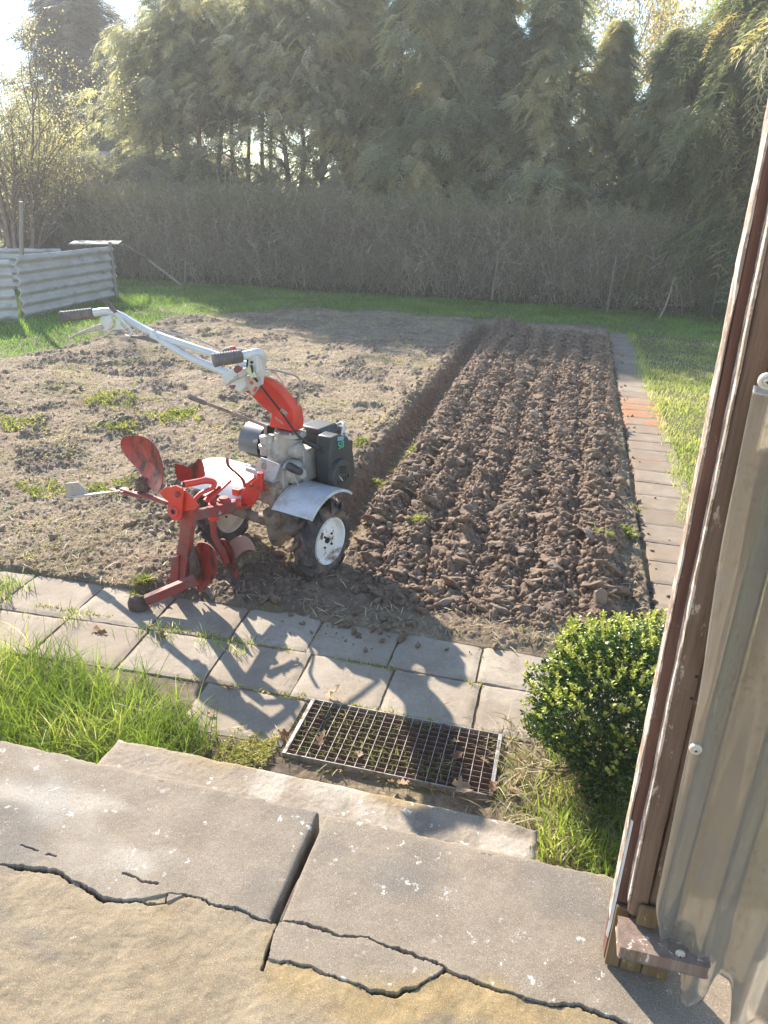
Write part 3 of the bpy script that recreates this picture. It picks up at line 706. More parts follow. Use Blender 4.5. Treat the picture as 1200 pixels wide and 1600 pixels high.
# engine
eng = MB()
eng.box((.085,.3,.60),(.22,.26,.22)); eng.box((-.05,.32,.6),(.12,.22,.2)); eng.box((.0,.28,.47),(.3,.34,.05))
eng.box((.1,.19,.63),(.2,.03,.15)); eng.box((-.02,.3,.74),(.3,.2,.1))
eo = T(eng, 'engine', M_black, bevel=.018)
m = MB(); c0 = LP(493,668,t=.26)
m.box((c0.x,.29,c0.z-.008),(.165,.19,.05)); T(m, 'air_cleaner_cover', M_blackhi, eo, bevel=.022, seg=4)
m = MB().box((c0.x,.29,c0.z-.055),(.13,.15,.05)); T(m, 'air_cleaner_base', M_black, eo, bevel=.01)
# shroud with recoil starter facing right
m = MB(); sx = .22
pr = [LP(x,y,s=sx) for x,y in ((512,684),(524,678),(538,682),(546,706),(549,730),(547,756),(534,768),(516,762),(508,730))]
m.plate([p+Vector((-.03,.01,0)) for p in pr], .11, (1,0,0)); T(m, 'fan_shroud', M_blackhi, eo, bevel=.014, seg=3)
rc_ = LP(530,741,s=sx+.035)
m = MB().lathe(rc_,(1,0,0),[(-.01,.098),(.018,.096),(.026,.088),(.03,.06),(.032,.0)],36); T(m, 'recoil_starter', M_black, eo)
m = MB()
for a in range(5):
    for b2 in range(3):
        m.box(rc_+Vector((.03,-.035+a*.014,.03+b2*.016-a*.004)),(.008,.008,.008))
for a in range(5):
    m.box(rc_+Vector((.03,-.05+a*.024,-.03+a*.004)),(.008,.009,.03), Matrix.Rotation(.5,3,'X'))
T(m, 'vent_slots', M_dark, eo)
m = MB().plate([rc_+Vector((.034,y_,z_)) for y_,z_ in ((-.05,.015),(-.02,-.015),(-.005,-.035),(-.03,-.02))], .004,(1,0,0)); T(m, 'starter_label', M_fender, eo)
# label on the shroud: blue strip and the figures 5.0
lc = LP(532,690,s=sx+.03)
m = MB().box(lc+Vector((.0,0,.018)),(.004,.06,.022), Matrix.Rotation(-.2,3,'X')); T(m, 'blue_label', M_blue, eo)
def glyph(mb, ch, o, sz):
    seg = {'5':[((1,2),(0,2)),((0,2),(0,1)),((0,1),(1,1)),((1,1),(1,0)),((1,0),(0,0))], '0':[((0,0),(1,0)),((1,0),(1,2)),((1,2),(0,2)),((0,2),(0,0))], '.':[((0,0),(.15,0))]}[ch]
    for (a,b),(c,d) in seg: mb.tube([o+Vector((0,a*sz,b*sz)), o+Vector((0,c*sz,d*sz))], sz*.17, 5)
m = MB(); o = lc+Vector((.004,-.024,-.036))
glyph(m,'5',o,.017); glyph(m,'.',o+Vector((0,.023,0)),.017); glyph(m,'0',o+Vector((0,.032,0)),.017)
T(m, 'figures', M_green, eo)
fc = LP(508,694,s=.16)
m = MB().lathe(fc,(0,.1,1),[(-.05,.02),(-.02,.022),(-.015,.03),(.015,.031),(.02,.026),(.021,0)],20); T(m, 'fuel_cap', M_blackhi, eo)
m = MB().plate([LP(x,y,s=.2) for x,y in ((516,694),(523,714),(521,718),(514,712),(512,706))], .012,(1,0,0)); T(m, 'throttle_bracket', M_zinc, eo, bevel=.002)
m = MB().tube([(.06,.38,.76),(.1,.42,.8),(.14,.4,.8),(.17,.36,.76)],.009,8,smooth=4); m.tube([LP(537,676,s=.16),LP(541,680,s=.17),LP(541,690,s=.18)],.012,8); T(m, 'breather_pipe', M_fender, eo)
m = MB().tube([(.0,.14,.45),(.22,.16,.45)],.012,8); m.box((.17,.2,.46),(.03,.12,.03)); T(m, 'engine_mount', M_zinc, eo, bevel=.003)
# drum-shaped heat guard on the far side of the column
gc = Vector((-.2,.3,.62)); gp = LP(404,690,t=.2)
m = MB(); n = 22
for k in range(n+1):
    a = R(-25+225*k/n)
    for s_ in (-.075,.075):
        for rr in (.125,.121): m.v.append((gp.x+s_, gp.y+rr*math.cos(a)+.02, gp.z+rr*math.sin(a)-.005))
for k in range(n):
    o = k*4; m.f += [(o,o+2,o+6,o+4),(o+1,o+5,o+7,o+3),(o,o+4,o+5,o+1),(o+2,o+3,o+7,o+6)]
T(m, 'exhaust_guard', surf('dull_grey_sheet', (.1,.1,.105), (.17,.17,.17), 6, .4, .1, 40, .2))
m = MB().lathe(gp+Vector((0,.02,-.005)),(1,0,0),[(-.06,.0),(-.06,.1),(.05,.1),(.05,0)],20); T(m, 'guard_dark_hollow', M_dark)  # near-black drum that paints in the shaded hollow of the guard

# red handlebar column
def sec(px, py, w, d, t, yaw=0.0):
    """cross-section: centre on a sight line at depth t, width in picture px w, depth d (m)"""
    c = LP(px,py,t=t); l = LP(px-w/2,py,t=t); hw_ = (c-l).length; return c, hw_, d
m = MB(); secs = []
for (px,py,w_,d,t,tilt) in ((447,668,43,.1,.06,.0),(449,655,41,.1,.06,.0),(448,641,40,.095,.055,.3),(429,622,40,.08,-.03,.75),(407,603,35,.07,-.15,.8),(382,592,33,.06,-.3,.8)):
    c, h_, d = sec(px,py,w_,d,t); secs.append((c,h_,d,tilt))
b = 0
for c,h_,d,tilt in secs:
    ax = Vector((math.cos(tilt),0,math.sin(tilt)))   # across direction leaning as the column bends left
    for a,q in ((-1,-1),(-.8,-1),(.8,-1),(1,-1),(1,1),(-1,1)):
        m.v.append(tuple(c+ax*h_*.85*a+Vector((0,d/2*q,0))))
for i in range(len(secs)-1):
    for k in range(6): m.f.append((i*6+k,i*6+(k+1)%6,(i+1)*6+(k+1)%6,(i+1)*6+k))
m.f.append(tuple(reversed(range(6)))); m.f.append(tuple((len(secs)-1)*6+k for k in range(6)))
col = T(m, 'handlebar_column', M_red, bevel=.008, seg=3)
for poly in (((440,637),(449,645),(447,650),(438,642)),((430,651),(442,661),(443,664),(431,655))):
    m = MB().plate([LP(x,y,t=-0.245) for x,y in poly], .004); T(m, 'worn_label', M_decal, col)
m = MB(); hc = LP(372,604,t=-0.330)
hp = [LP(x,y,t=-0.330) for x,y in ((353,585),(374,571),(388,575),(394,600),(384,612),(366,604),(358,596))]
m.plate(hp, .085); T(m, 'clamp_head', M_white, bevel=.008)
m = MB().plate([LP(x,y,t=-0.380) for x,y in ((382,588),(396,585),(404,592),(408,600),(398,617),(394,618),(388,606))], .008)
T(m, 'clamp_plate', M_bare, bevel=.002)
m = MB().plate([LP(x,y,t=-0.387) for x,y in ((399,604),(402,605),(398,612),(395,611))], .004); m.lathe(LP(393,598,t=-0.385),(0,-1,0),[(0,.009),(.006,.009),(.007,0)],8); T(m, 'clamp_slot', M_red)
T(MB().tube([LP(371,577,t=-0.400),LP(374,578,t=-0.360)],[.02,.022],12), 'clamp_bolt', M_redold); T(MB().tube([LP(363,600,t=-0.370),LP(370,603,t=-0.340)],.024,12), 'clamp_bolt', M_redold)

# white handlebar: crossbar with both ends bent into grips, plus the lower tube back to the clamp
ne = LP(406,552,t=-0.400); fe = LP(176,487,t=-0.380); je = LP(240,524,t=-0.340)
gn0, gn1 = LP(378,556,t=-0.450), LP(333,563,t=-0.570)
gf0, gf1 = LP(146,489,t=-0.440), LP(95,495,t=-0.550)
m = MB().tube([gn0, LP(392,553,t=-0.420), LP(402,551,t=-0.400), LP(409,556,t=-0.370), LP(409,570,t=-0.340), LP(405,598,t=-0.320)],.022,14,smooth=5)
m.tube([gf0, LP(160,487,t=-0.410), LP(172,487,t=-0.390), LP(190,494,t=-0.370), LP(212,507,t=-0.360), LP(240,521,t=-0.350), LP(300,542,t=-0.340), LP(345,557,t=-0.320), LP(392,572,t=-0.300)],[.021]*5+[.0205]*4,14,smooth=5)
m.tube([LP(238,524,t=-0.360), LP(262,538,t=-0.355), LP(300,560,t=-0.350), LP(345,579,t=-0.340), LP(372,590,t=-0.340)],.0215,14,smooth=4)
m.plate([LP(x,y,t=-0.365) for x,y in ((240,516),(250,528),(251,534),(242,527))], .03)
hb_ = T(m, 'handlebar', M_white)
for a, b2, gk in ((gn0,gn1,1.45),(gf0,gf1,1.3)):
    d = (b2-a); l = d.length; pr = [(0,.019),(.004,.022)]
    for k in range(9): pr += [(l*(.06+k*.09),.0215),(l*(.06+k*.09)+.006,.0235),(l*(.06+k*.09)+.012,.0215)]
    pr += [(l-.02,.0225),(l-.006,.0245),(l,.022),(l+.001,0)]
    T(MB().lathe(a, d, [(o_, r_*gk) for o_, r_ in pr], 20), 'grip', M_grip)
# brake levers and brackets under the grips
def lever(pts, br, t, name='lever'):
    m = MB().plate([LP(x,y,t=t) for x,y in pts], .012); o = T(m, name, M_bare, bevel=.004, seg=3)
    m = MB().plate([LP(x,y,t=t+.012) for x,y in br], .02); T(m, 'bracket', M_white, o, bevel=.003)
lever(((385,574),(392,580),(383,588),(366,596),(354,603),(351,602),(366,588),(378,579)), ((390,557),(404,556),(404,582),(394,592),(391,585),(389,570)), -.43)
lever(((151,508),(157,506),(163,513),(150,517),(132,520),(110,529),(108,527),(122,519),(138,513)), ((158,495),(174,492),(176,503),(170,517),(162,517),(160,506)), -.43)
m = MB().plate([LP(x,y,t=-0.440) for x,y in ((389,570),(396,578),(400,590),(394,588),(386,580))], .014); T(m, 'lever_pivot', surf('primer_green', (.5,.52,.3),(.6,.6,.42),20,.5,.1), bevel=.002)
m = MB().lathe(LP(394,566,t=-0.430),(0,-1,0),[(0,.007),(.008,.007),(.009,0)],8); T(m, 'pivot_bolt', M_dark)
m = MB().tube([LP(387,562,t=-0.430),LP(386,572,t=-0.430),LP(388,577,t=-0.435),LP(393,576,t=-0.435)],.004,6,smooth=3); T(m, 'return_spring', M_dark)
# far side clutch lever: dark handle on pale rod
m = MB().tube([LP(178,486,t=-0.410),LP(190,500,t=-0.410),LP(202,512,t=-0.410),LP(206,518,t=-0.410),LP(203,525,t=-0.410),LP(196,524,t=-0.410)],.0065,8,smooth=4)
m.plate([LP(x,y,t=-0.405) for x,y in ((180,499),(188,498),(190,508),(196,514),(172,516),(182,510))], .006)
T(m, 'clutch_lever', M_white)
m = MB().tube([LP(162,467,t=-0.410),LP(163,469,t=-0.410),LP(181,488,t=-0.410)],[.011,.0125,.0105],10); T(m, 'clutch_grip', surf('brown_rubber',(.1,.07,.06),(.17,.12,.1),20,.6,.2))
m = MB().tube([LP(198,525,t=-0.390),LP(225,528,t=-0.380),LP(248,534,t=-0.370)],[.006,.011,.011],8); T(m, 'cable_adjuster', M_grip)
# stop switch with red button beside the near grip
m = MB().tube([LP(349,549,t=-0.340),LP(356,546,t=-0.340),LP(372,546,t=-0.360),LP(388,548,t=-0.380)],[.012,.016,.012,.005],10,smooth=3,squash=.7); sw = T(m, 'stop_switch', M_grip)
T(MB().box(LP(364,545,t=-0.360),(.024,.02,.026)), 'button', M_redlight, sw, bevel=.003)
# cables and levers
T(MB().tube([LP(240,514,t=-.3),LP(300,528,t=-.28),LP(345,546,t=-.26)],.006,6,smooth=4), 'sheathed_cable', M_cable)
m = MB()
m.tube([LP(404,580,t=-.34),LP(420,577,t=-.22),LP(445,582,t=-.05),LP(463,588,t=.04),LP(470,600,t=.06),LP(468,618,t=.06),LP(464,640,t=.07)],.006,7,smooth=5)
m.tube([LP(408,586,t=-.3),LP(426,592,t=-.12),LP(440,601,t=.03),LP(447,616,t=.05)],.0055,7,smooth=5)
m.tube([LP(420,576,t=-.22),LP(432,585,t=-.0),LP(442,600,t=.04),LP(449,616,t=.06)],.004,7,smooth=5)
T(m, 'sheathed_cable', M_cable)
m = MB().tube([LP(393,571,t=-.45),LP(398,590,t=-.42),LP(415,613,t=-.24),LP(440,645,t=-.04),LP(462,676,t=.0),LP(484,695,t=.06),LP(505,708,t=.12),LP(520,717,t=.16)],.006,7,smooth=6)
m.tube([LP(476,690,t=.04),LP(490,697,t=.08),LP(499,702,t=.1)],.011,8); T(m, 'throttle_cable', M_blackcable)
T(MB().lathe(LP(488,698,s=.14),(1,0,0),[(0,.011),(.008,.011),(.009,0)],10), 'cable_clamp', M_zinc)
m = MB().tube([LP(441,619,t=.07),LP(464,623,t=.07)],.012,10); T(m, 'choke_handle', M_grip)
m = MB().tube([LP(452,622,t=.07),LP(451,642,t=.06)],.014,10); T(m, 'choke_stem', M_redold)
m = MB().tube([LP(298,621,t=-.3),LP(325,631,t=-.2),LP(410,664,t=.0),LP(414,668,t=.01),LP(415,682,t=.01)],.0095,8,smooth=4); gl = T(m, 'gear_lever', M_castdirty)
T(MB().tube([LP(295,619.5,t=-.31),LP(299,621,t=-.295),LP(321,630,t=-.21)],[.013,.015,.0135],10), 'knob', M_grip, gl)
m = MB().lathe(LP(414,690,t=-.01),(0,0,1),[(-.08,.03),(-.045,.03),(-.04,.038),(-.02,.038),(-.015,.028),(.015,.028),(.02,.034),(.035,.03),(.04,.02)],14); m.tube([LP(402,689,t=-.04),LP(396,690,t=-.06)],.009,8)
T(m, 'selector_turret', M_cast)

# hitch and plough
m = MB()
m.plate([LP(x,y,t=-.2) for x,y in ((376,770),(384,762),(409,742),(410,762),(398,788),(385,795),(377,792))], .012)
m.plate([LP(x,y,t=-.15) for x,y in ((366,770),(399,744),(410,748),(381,776))], .012)
m.tube([LP(407,738,t=-.18),LP(406,760,t=-.18)],.02,12)
m.tube([LP(404,762,t=-.16),LP(418,760,t=-.14)],.016,10); m.box(LP(372,768,t=-.19),(.05,.05,.04))
m.tube([LP(376,786,t=-.22),LP(360,789,t=-.27)],.03,14)
hi = T(m, 'hitch', M_red, bevel=.002)
m = MB()
for q in ((384,790),(405,763),(393,758)): T(MB().lathe(LP(*q,t=-.21),(0,-1,0),[(0,.011),(.012,.011),(.013,0)],6), 'bolt', M_redold, hi)
m = MB().tube([LP(355,716,t=-.3),LP(357,728,t=-.28),LP(369,739,t=-.25),LP(379,749,t=-.22),LP(383,760,t=-.2)],.0085,8,smooth=5); T(m, 'locking_rod', M_redold, hi)
pb = LP(350,783,t=-.34)
m = MB().lathe(pb,(0,0,1),[(-.03,.03),(-.025,.04),(.012,.04),(.014,.03),(.024,.03),(.026,.0)],16)
m.bar(LP(366,790,t=-.27), LP(300,806,t=-.64), .032, .055)
m.bar(LP(362,792,t=-.28), LP(330,801,t=-.45), .05, .05)
bm_ = T(m, 'plough_beam', M_redold, bevel=.003)
m = MB().bar(LP(357,750,t=-.3), LP(322,783,t=-.5), .04, .014); m.bar(LP(352,752,t=-.31), LP(318,775,t=-.5), .03, .01)
T(m, 'turnover_arm', M_red, bevel=.002)
m = MB().tube([LP(335+k*3.4,765-k*1.7+(1.2 if k%2 else -1.2),t=-.43+k*.02) for k in range(8)],.006,6,smooth=3); T(m, 'spring', M_redold)
m = MB().tube([LP(287,757,t=-.66),LP(305,754,t=-.6),LP(320,751,t=-.54),LP(333,753,t=-.5),LP(335,759,t=-.5),LP(327,765,t=-.53),LP(314,771,t=-.58),LP(303,782,t=-.63)],[.018,.018,.018,.016,.013,.012,.012,.012],12,smooth=4)
T(m, 'turnover_handle', M_red)
T(MB().lathe(LP(287,757,t=-.662),LP(287,757,t=-.66)-LP(305,754,t=-.6),[(-.002,.014),(.0015,.014)],14), 'tube_bore', M_dark)
# toothed sector plates
teeth = []
for k in range(13):
    u = k/12; x = 256+(293-256)*u; y = 764-7*math.sin(u*3.1)+(6*u); teeth.append((x, y-(1.6 if k%2 else 0)))
m = MB().plate([LP(x,y,t=-.7) for x,y in [(249,768)]+teeth+[(305,782),(311,790),(306,796),(288,798),(276,790),(260,781)]], .01)
m.plate([LP(x,y,t=-.72) for x,y in ((262,762),(276,758),(285,763),(287,772),(284,808),(280,813),(272,813),(266,806),(264,790))], .012)
m.tube([LP(270,800,t=-.745),LP(273,799,t=-.69)],.028,16)
se = T(m, 'toothed_sector', M_red, bevel=.002)
T(MB().lathe(LP(269.5,800,t=-.75),(0,-1,0),[(-.002,.014),(.001,.014)],14), 'pivot_bore', M_dark, se)
T(MB().lathe(LP(277.5,772,t=-.73),(0,-1,0),[(0,.016),(.012,.014),(.018,.009),(.02,0)],6), 'bolt', M_redold, se)
m = MB().plate([LP(x,y,t=-.66) for x,y in ((286,796),(306,792),(305,804),(299,845),(296,870),(292,905),(283,918),(271,920),(276,880),(283,838))], .035); T(m, 'plough_leg', M_redold, bevel=.004)
m = MB().plate([LP(x,y,t=-.68) for x,y in ((270,870),(281,867),(279,915),(276,921),(266,920))], .02)
m.bar(LP(228,938,t=-.895), LP(306,905,t=-.7), .045, .05)
T(m, 'landside', M_redold, bevel=.003)
V_, F_ = ico(4, 61, (.062,.05,.058), .16, 2.2); cc = LP(217,945,t=-.9)
V_ = V_ + .004*np.stack([fbm(V_[:,0]*160,V_[:,2]*160,3,5)]*3,1)
mesh_obj('mud_clump', V_+np.array(cc), F_, M_mud, ti)
V_, F_ = ico(4, 64, (.035,.03,.11), .4, 3.0); cc = LP(302,880,t=-.64)
mesh_obj('mud_clump', V_+np.array(cc), F_, M_mud, ti)
def D(name, mt, poly, t, bulge, th=.006, dt=None, **k):
    P = [LP(x,y,t=t+(dt[i] if dt else 0)) for i,(x,y) in enumerate(poly)]
    return T(MB().dish(P, bulge, th, **k), name, mt, angle=50)
D('mouldboard', M_redshare, ((190,686),(199,681),(213,681),(229,690),(240,707),(248,728),(251,750),(249,768),(240,769),(222,756),(207,735),(194,717),(188,700)), -.62, .05, dt=[.03,.03,.03,.0,-.02,-.03,-.04,-.06,-.06,-.04,-.02,0,.02])
D('mouldboard', M_redshare, ((303,851),(314,849),(326,855),(334,867),(335,880),(329,900),(319,918),(312,926),(307,908),(301,888),(299,866)), -.62, .04, dt=[0,0,-.01,-.03,-.04,-.04,-.03,-.02,0,0,0])
D('small_mouldboard', M_redshare, ((272,725),(276,736),(288,732),(299,725),(310,716),(316,722),(318,738),(316,746),(296,751),(282,753),(275,744)), -.5, .03)
D('small_mouldboard', M_redshare, ((340,846),(349,843),(357,852),(362,868),(366,884),(371,903),(358,893),(346,880),(341,866)), -.42, .02)
D('skim_share', M_pinkmould, ((356,850),(364,842),(374,839),(384,841),(393,850),(398,860),(392,861),(380,862),(371,868),(365,875),(359,866)), -.38, .03)
T(MB().plate([LP(x,y,t=-.6) for x,y in ((318,912),(328,918),(334,936),(324,930),(314,920))], .006), 'share_point', M_bare)
m = MB().tube([LP(333,774,t=-.42),LP(333,800,t=-.42),LP(334,832,t=-.42),LP(339,846,t=-.42),LP(349,862,t=-.42),LP(356,880,t=-.42)],[.019,.019,.018,.019,.02,.014],12,smooth=4,squash=.75)
sh_ = T(m, 'skim_leg', M_redold)
m = MB().tube([LP(333.5,787,t=-.42),LP(333.5,811,t=-.42)],.03,14); T(m, 'collar', M_red, sh_, bevel=.002)
T(MB().lathe(LP(341,800,t=-.43),(1,-.4,0),[(0,.013),(.02,.012),(.021,0)],6), 'bolt', M_zinc, sh_)
# spare share bars pointing left
m = MB().bar(LP(191,763,t=-.62), LP(263,786,t=-.7), .04, .012); m.bar(LP(172,764,t=-.6), LP(224,777,t=-.66), .03, .01); T(m, 'share_bar', M_redold, bevel=.002)
m = MB()
for q in ((183,762),(204,765),(212,767)): T(MB().lathe(LP(*q,t=-.63),(0,0,1),[(-.01,.01),(.012,.009),(.013,0)],6), 'bolt', M_mud)
m = MB().plate([LP(x,y,t=-.58) for x,y in ((103,755),(122,753),(137,767),(139,775),(108,779),(103,777))], .008); m.bar(LP(110,776.5,t=-.59), LP(190,767,t=-.62), .035, .01)
T(m, 'share_fin', M_bare, bevel=.002)
V_, F_ = ico(4, 71, (.05,.05,.05), .35, 3.0); cc = LP(222,757,t=-.62); mesh_obj('mud_clump', V_*np.array((1,.6,.9))+np.array(cc), F_, M_mud, ti)

# ---------------------------------------------------------------- timber post, battens and corrugated plastic sheets at the right
def wood_mat(name, a, b, flake=None, th=.6):
    t = NT(name); c = t.ramp(t.noise(14, 10, .7, stretch=(3,3,.16)), [(.3,a),(.7,b)])
    c = t.mix(t.ramp(t.noise(60, 4, .7, stretch=(3,3,.1)), [(.55,0),(.75,.5)]), c, tuple(x*.45 for x in a))
    if flake: c = t.mix(t.ramp(t.noise(42, 9, .75, stretch=(1,1,.4)), [(th,0),(th+.03,1)]), c, flake)
    c = t.mix(t.ramp(t.noise(260, 3, .7), [(.62,0),(.7,.5)]), c, (.05,.035,.03))
    return t.out(c, .72, t.bump(t.noise(70, 8, .75, stretch=(3,3,.12)), .7, .004), spec=.3)
M_red_wood = wood_mat('dark_red_stained_timber', (.1,.044,.031), (.2,.1,.07), (.38,.27,.22), .62)
M_brown_wood = wood_mat('worn_brown_timber', (.11,.066,.043), (.235,.15,.105), (.42,.32,.24), .61)
M_old_wood = wood_mat('bare_weathered_timber', (.11,.07,.035), (.22,.145,.075), (.3,.26,.06), .6)
M_flaky = wood_mat('flaking_paint_sunlit', (.22,.15,.11), (.38,.29,.23), (.6,.5,.43), .5)
def board(x0, x1, y0, y1, z0, z1, n=60, amp=.0022, lean=-.009, seed=0, wane=0.0):
    """a board with slightly wandering worn edges"""
    V = []; z = np.linspace(z0, z1, n); m = MB()
    for k, zz in enumerate(z):
        lx = lean*(zz-.42)
        e = [float(fbm(np.array([zz*9+q*31+seed]), np.array([seed*3.3]), 4, 200+q)[0])*amp for q in range(8)]
        w = wane*max(0, float(vn(np.array([zz*2.2+seed]), np.array([1.0]), 5)[0])-.45)
        c = .003
        m.v += [(x0+lx+e[0],y1,zz),(x0+lx+e[1],y0+c+w,zz),(x0+lx+c+e[2]+w,y0,zz),(x1+lx-c+e[3],y0,zz),(x1+lx+e[4],y0+c,zz),(x1+lx+e[5],y1,zz)]
    for k in range(n-1):
        for j in range(6): a = k*6+j; b = k*6+(j+1)%6; m.f.append((a,b,b+6,a+6))
    m.f.append(tuple(range(6))); m.f.append(tuple(reversed(range((n-1)*6,n*6))))
    return m
po = empty('timber_post', (0,0,0), 0, 'dark red timber post with pale battens, standing on the right end of the landing', 'post')
board(.262, .405, 1.315, 1.36, .425, 2.9, 120, .002, seed=1).build('outer_board', M_red_wood, po, 0, 40)
board(.2865, .325, 1.276, 1.3135, .63, 2.9, 120, .003, -.012, seed=2, wane=.01).build('batten', M_brown_wood, po, 0, 40)
board(.3275, .40, 1.281, 1.3135, .63, 2.9, 100, .002, -.012, seed=3).build('wide_batten', M_brown_wood, po, 0, 40)
for (xa,ya,yb,za,nm) in ((.2585,1.3165,1.359,.9,'pale_edge'),(.2835,1.278,1.312,.66,'sunlit_batten_edge')):  # flaking paint strips, kept pale to carry the sunlit look of the left faces
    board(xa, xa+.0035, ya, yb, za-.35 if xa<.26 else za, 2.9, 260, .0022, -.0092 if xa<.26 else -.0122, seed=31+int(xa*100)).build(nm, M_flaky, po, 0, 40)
# lower foot: end grain splits, greenish bare wood
fo = MB()
for x0, x1, zb in ((.264,.296,.428),(.2975,.345,.422),(.3465,.404,.42)):
    fo.box(((x0+x1)/2,1.3075,.52),(x1-x0,.014,.2-(zb-.42)))
fo.build('foot', M_old_wood, po, .003)
m = board(.268, .45, 1.205, 1.279, .578, .612, 14, .003, 0, seed=5); m.build('bottom_rail', wood_mat('weathered_rail_paint', (.15,.1,.075), (.28,.2,.155), (.6,.5,.42), .58), po, .004)
MB().box((.325,1.268,.645),(.045,.014,.06)).build('block', M_old_wood, po, .008, seg=3)
for z in (1.22,1.27): MB().lathe((.31,1.2762,z),(0,-1,0),[(0,.0035),(.0006,.0035),(.0008,0)],10).build('nail_head', M_dark, po)
m = MB().plate([(.257,1.318,.5),(.2575,1.318,.86),(.262,1.312,.86),(.2625,1.312,.55),(.261,1.312,.5)], .002, (0,1,0)); m.build('plastic_strip', M_white, po)
# inner studs and boards the sheets are fixed over
st = empty('timber_partition', (0,0,0), 0, 'brown boards and rail behind the translucent corrugated sheets', 'partition')
for k, (a, b, z0) in enumerate(((.41,.47,.72),(.50,.585,1.12),(.60,.70,1.12),(.72,.80,1.12),(.83,.93,1.12),(.96,1.04,1.12))):
    board(a, b, 1.30, 1.325, z0, 2.9, 30, .002, -.008, seed=11+k).build('board', M_brown_wood if k % 2 else M_red_wood, st, 0, 40)
MB().box((.79,1.285,1.13),(.74,.028,.07)).build('rail', M_brown_wood, st, .003)
MB().box((1.08,1.335,.69),(.07,.05,.52)).build('stud', M_red_wood, st, .003)

def plastic_mat():
    t = NT('clouded_plastic')
    dirt = t.ramp(t.noise(9, 9, .75, stretch=(2.2,2.2,.35)), [(.42,0),(.68,1)])
    speck = t.ramp(t.noise(75, 5, .8), [(.53,0),(.6,1)])
    c = t.mix(dirt, (.74,.69,.62), (.52,.4,.28)); c = t.mix(t.math('MULTIPLY', speck, dirt), c, (.22,.15,.07))
    t.out(c, .16, t.bump(t.noise(14, 4, .6, stretch=(1,1,.15)), .12, .004), spec=.8)
    tl = t.n('ShaderNodeBsdfTranslucent'); t.l(c, tl.inputs[0])
    df = t.n('ShaderNodeBsdfDiffuse'); t.l(c, df.inputs[0])
    tp = t.n('ShaderNodeBsdfTransparent'); tp.inputs[0].default_value = (.86,.85,.82,1)
    gl_ = t.n('ShaderNodeBsdfGlossy'); gl_.inputs['Roughness'].default_value = .06; gl_.inputs[0].default_value = (1,1,1,1)
    m1 = t.n('ShaderNodeMixShader'); m1.inputs[0].default_value = .6; t.l(df.outputs[0], m1.inputs[1]); t.l(tl.outputs[0], m1.inputs[2])
    lw = t.n('ShaderNodeLayerWeight'); lw.inputs[0].default_value = .45
    clear = t.math('SUBTRACT', .9, t.math('ADD', t.math('MULTIPLY', dirt, .28), t.math('MULTIPLY', lw.outputs['Facing'], .42)))
    m2 = t.n('ShaderNodeMixShader'); t.l(t.math('MAXIMUM', clear, .08), m2.inputs[0]); t.l(m1.outputs[0], m2.inputs[1]); t.l(tp.outputs[0], m2.inputs[2])
    fr = t.n('ShaderNodeFresnel'); fr.inputs[0].default_value = 1.55
    m3 = t.n('ShaderNodeMixShader'); t.l(t.math('MINIMUM', t.math('MULTIPLY', fr.outputs[0], 2.2), .9), m3.inputs[0]); t.l(m2.outputs[0], m3.inputs[1]); t.l(gl_.outputs[0], m3.inputs[2])
    t.l(m3.outputs[0], t.t.nodes['Material Output'].inputs[0]); return t.m
M_plastic = plastic_mat()
def sheet(x0, x1, y0, z0, z1, lbl, edge, bottom, pitch=.104, ph=0.0, skew=0.0):
    nx_, nz_ = 230, 90; u = np.linspace(0,1,nx_); v = np.linspace(0,1,nz_); U, Vv = np.meshgrid(u, v)
    zb = bottom(x0+(x1-x0)*U); Zz = zb+(z1-zb)*Vv
    Xx = x0+edge(Zz)+(x1-x0)*U
    Yy = y0-.015*np.cos((Xx-x0)*2*math.pi/pitch+ph)+.006*fbm(Xx*5,Zz*2,3,301)
    i = np.arange(nx_*nz_).reshape(nz_,nx_); Fq = np.stack([i[:-1,:-1],i[:-1,1:],i[1:,1:],i[1:,:-1]],-1).reshape(-1,4)
    root = empty('corrugated_plastic_sheet', (x0,y0,z0), 0, lbl, 'plastic sheet', 'corrugated plastic sheets on the partition')
    o = mesh_obj('sheet', np.stack([Xx-x0,Yy-y0,Zz-z0],-1).reshape(-1,3), Fq, M_plastic, root)
    s_ = o.modifiers.new('thickness','SOLIDIFY'); s_.thickness = .0012; return root
def bot1(x):
    z = .50+.012*fbm(x*30,x*0,3,303)
    return z-.05+.13*sstep(.395,.37,x)+.1*np.exp(-((x-.472)/.02)**4)-.02*sstep(.49,.5,x)+.03*np.exp(-((x-.452)/.008)**2)
s1 = sheet(.327, 1.35, 1.236, .5, 1.83, 'dirty translucent corrugated plastic sheet, the long lower one with a broken bottom edge', lambda z: -.022*(z-.5)+.028*sstep(.75,.6,z)-.012*sstep(1.2,1.6,z), bot1)
s2 = sheet(.301, 1.35, 1.214, 1.735, 2.9, 'upper corrugated plastic sheet lapping over the long one at head height', lambda z: .004*np.sin(z*7)-.01*(z-1.7), lambda x: 1.735+.004*fbm(x*20,x*0,2,305), ph=.2)
M_washer = surf('stained_washer', (.5,.44,.36), (.66,.6,.52), 60, .45, .2, 90, .3, [((.25,.17,.1), 60, .56, .1, .8)])
def screw(px, py, yy_, par, r=.0115):
    p = on_y(px, py, yy_)-par.location
    w_ = MB().lathe(p,(0,-1,0),[(-.004,r),(0,r),(.002,r*.93),(.0025,r*.62),(.0015,r*.56),(.0035,r*.5),(.005,r*.42),(.0055,0)],24).build('screw', M_washer, par)
    MB().box(p+Vector((0,-.0057,0)),(.006,.0004,.0016)).box(p+Vector((0,-.0057,0)),(.0016,.0005,.006)).build('screw_slot', M_dark, w_)
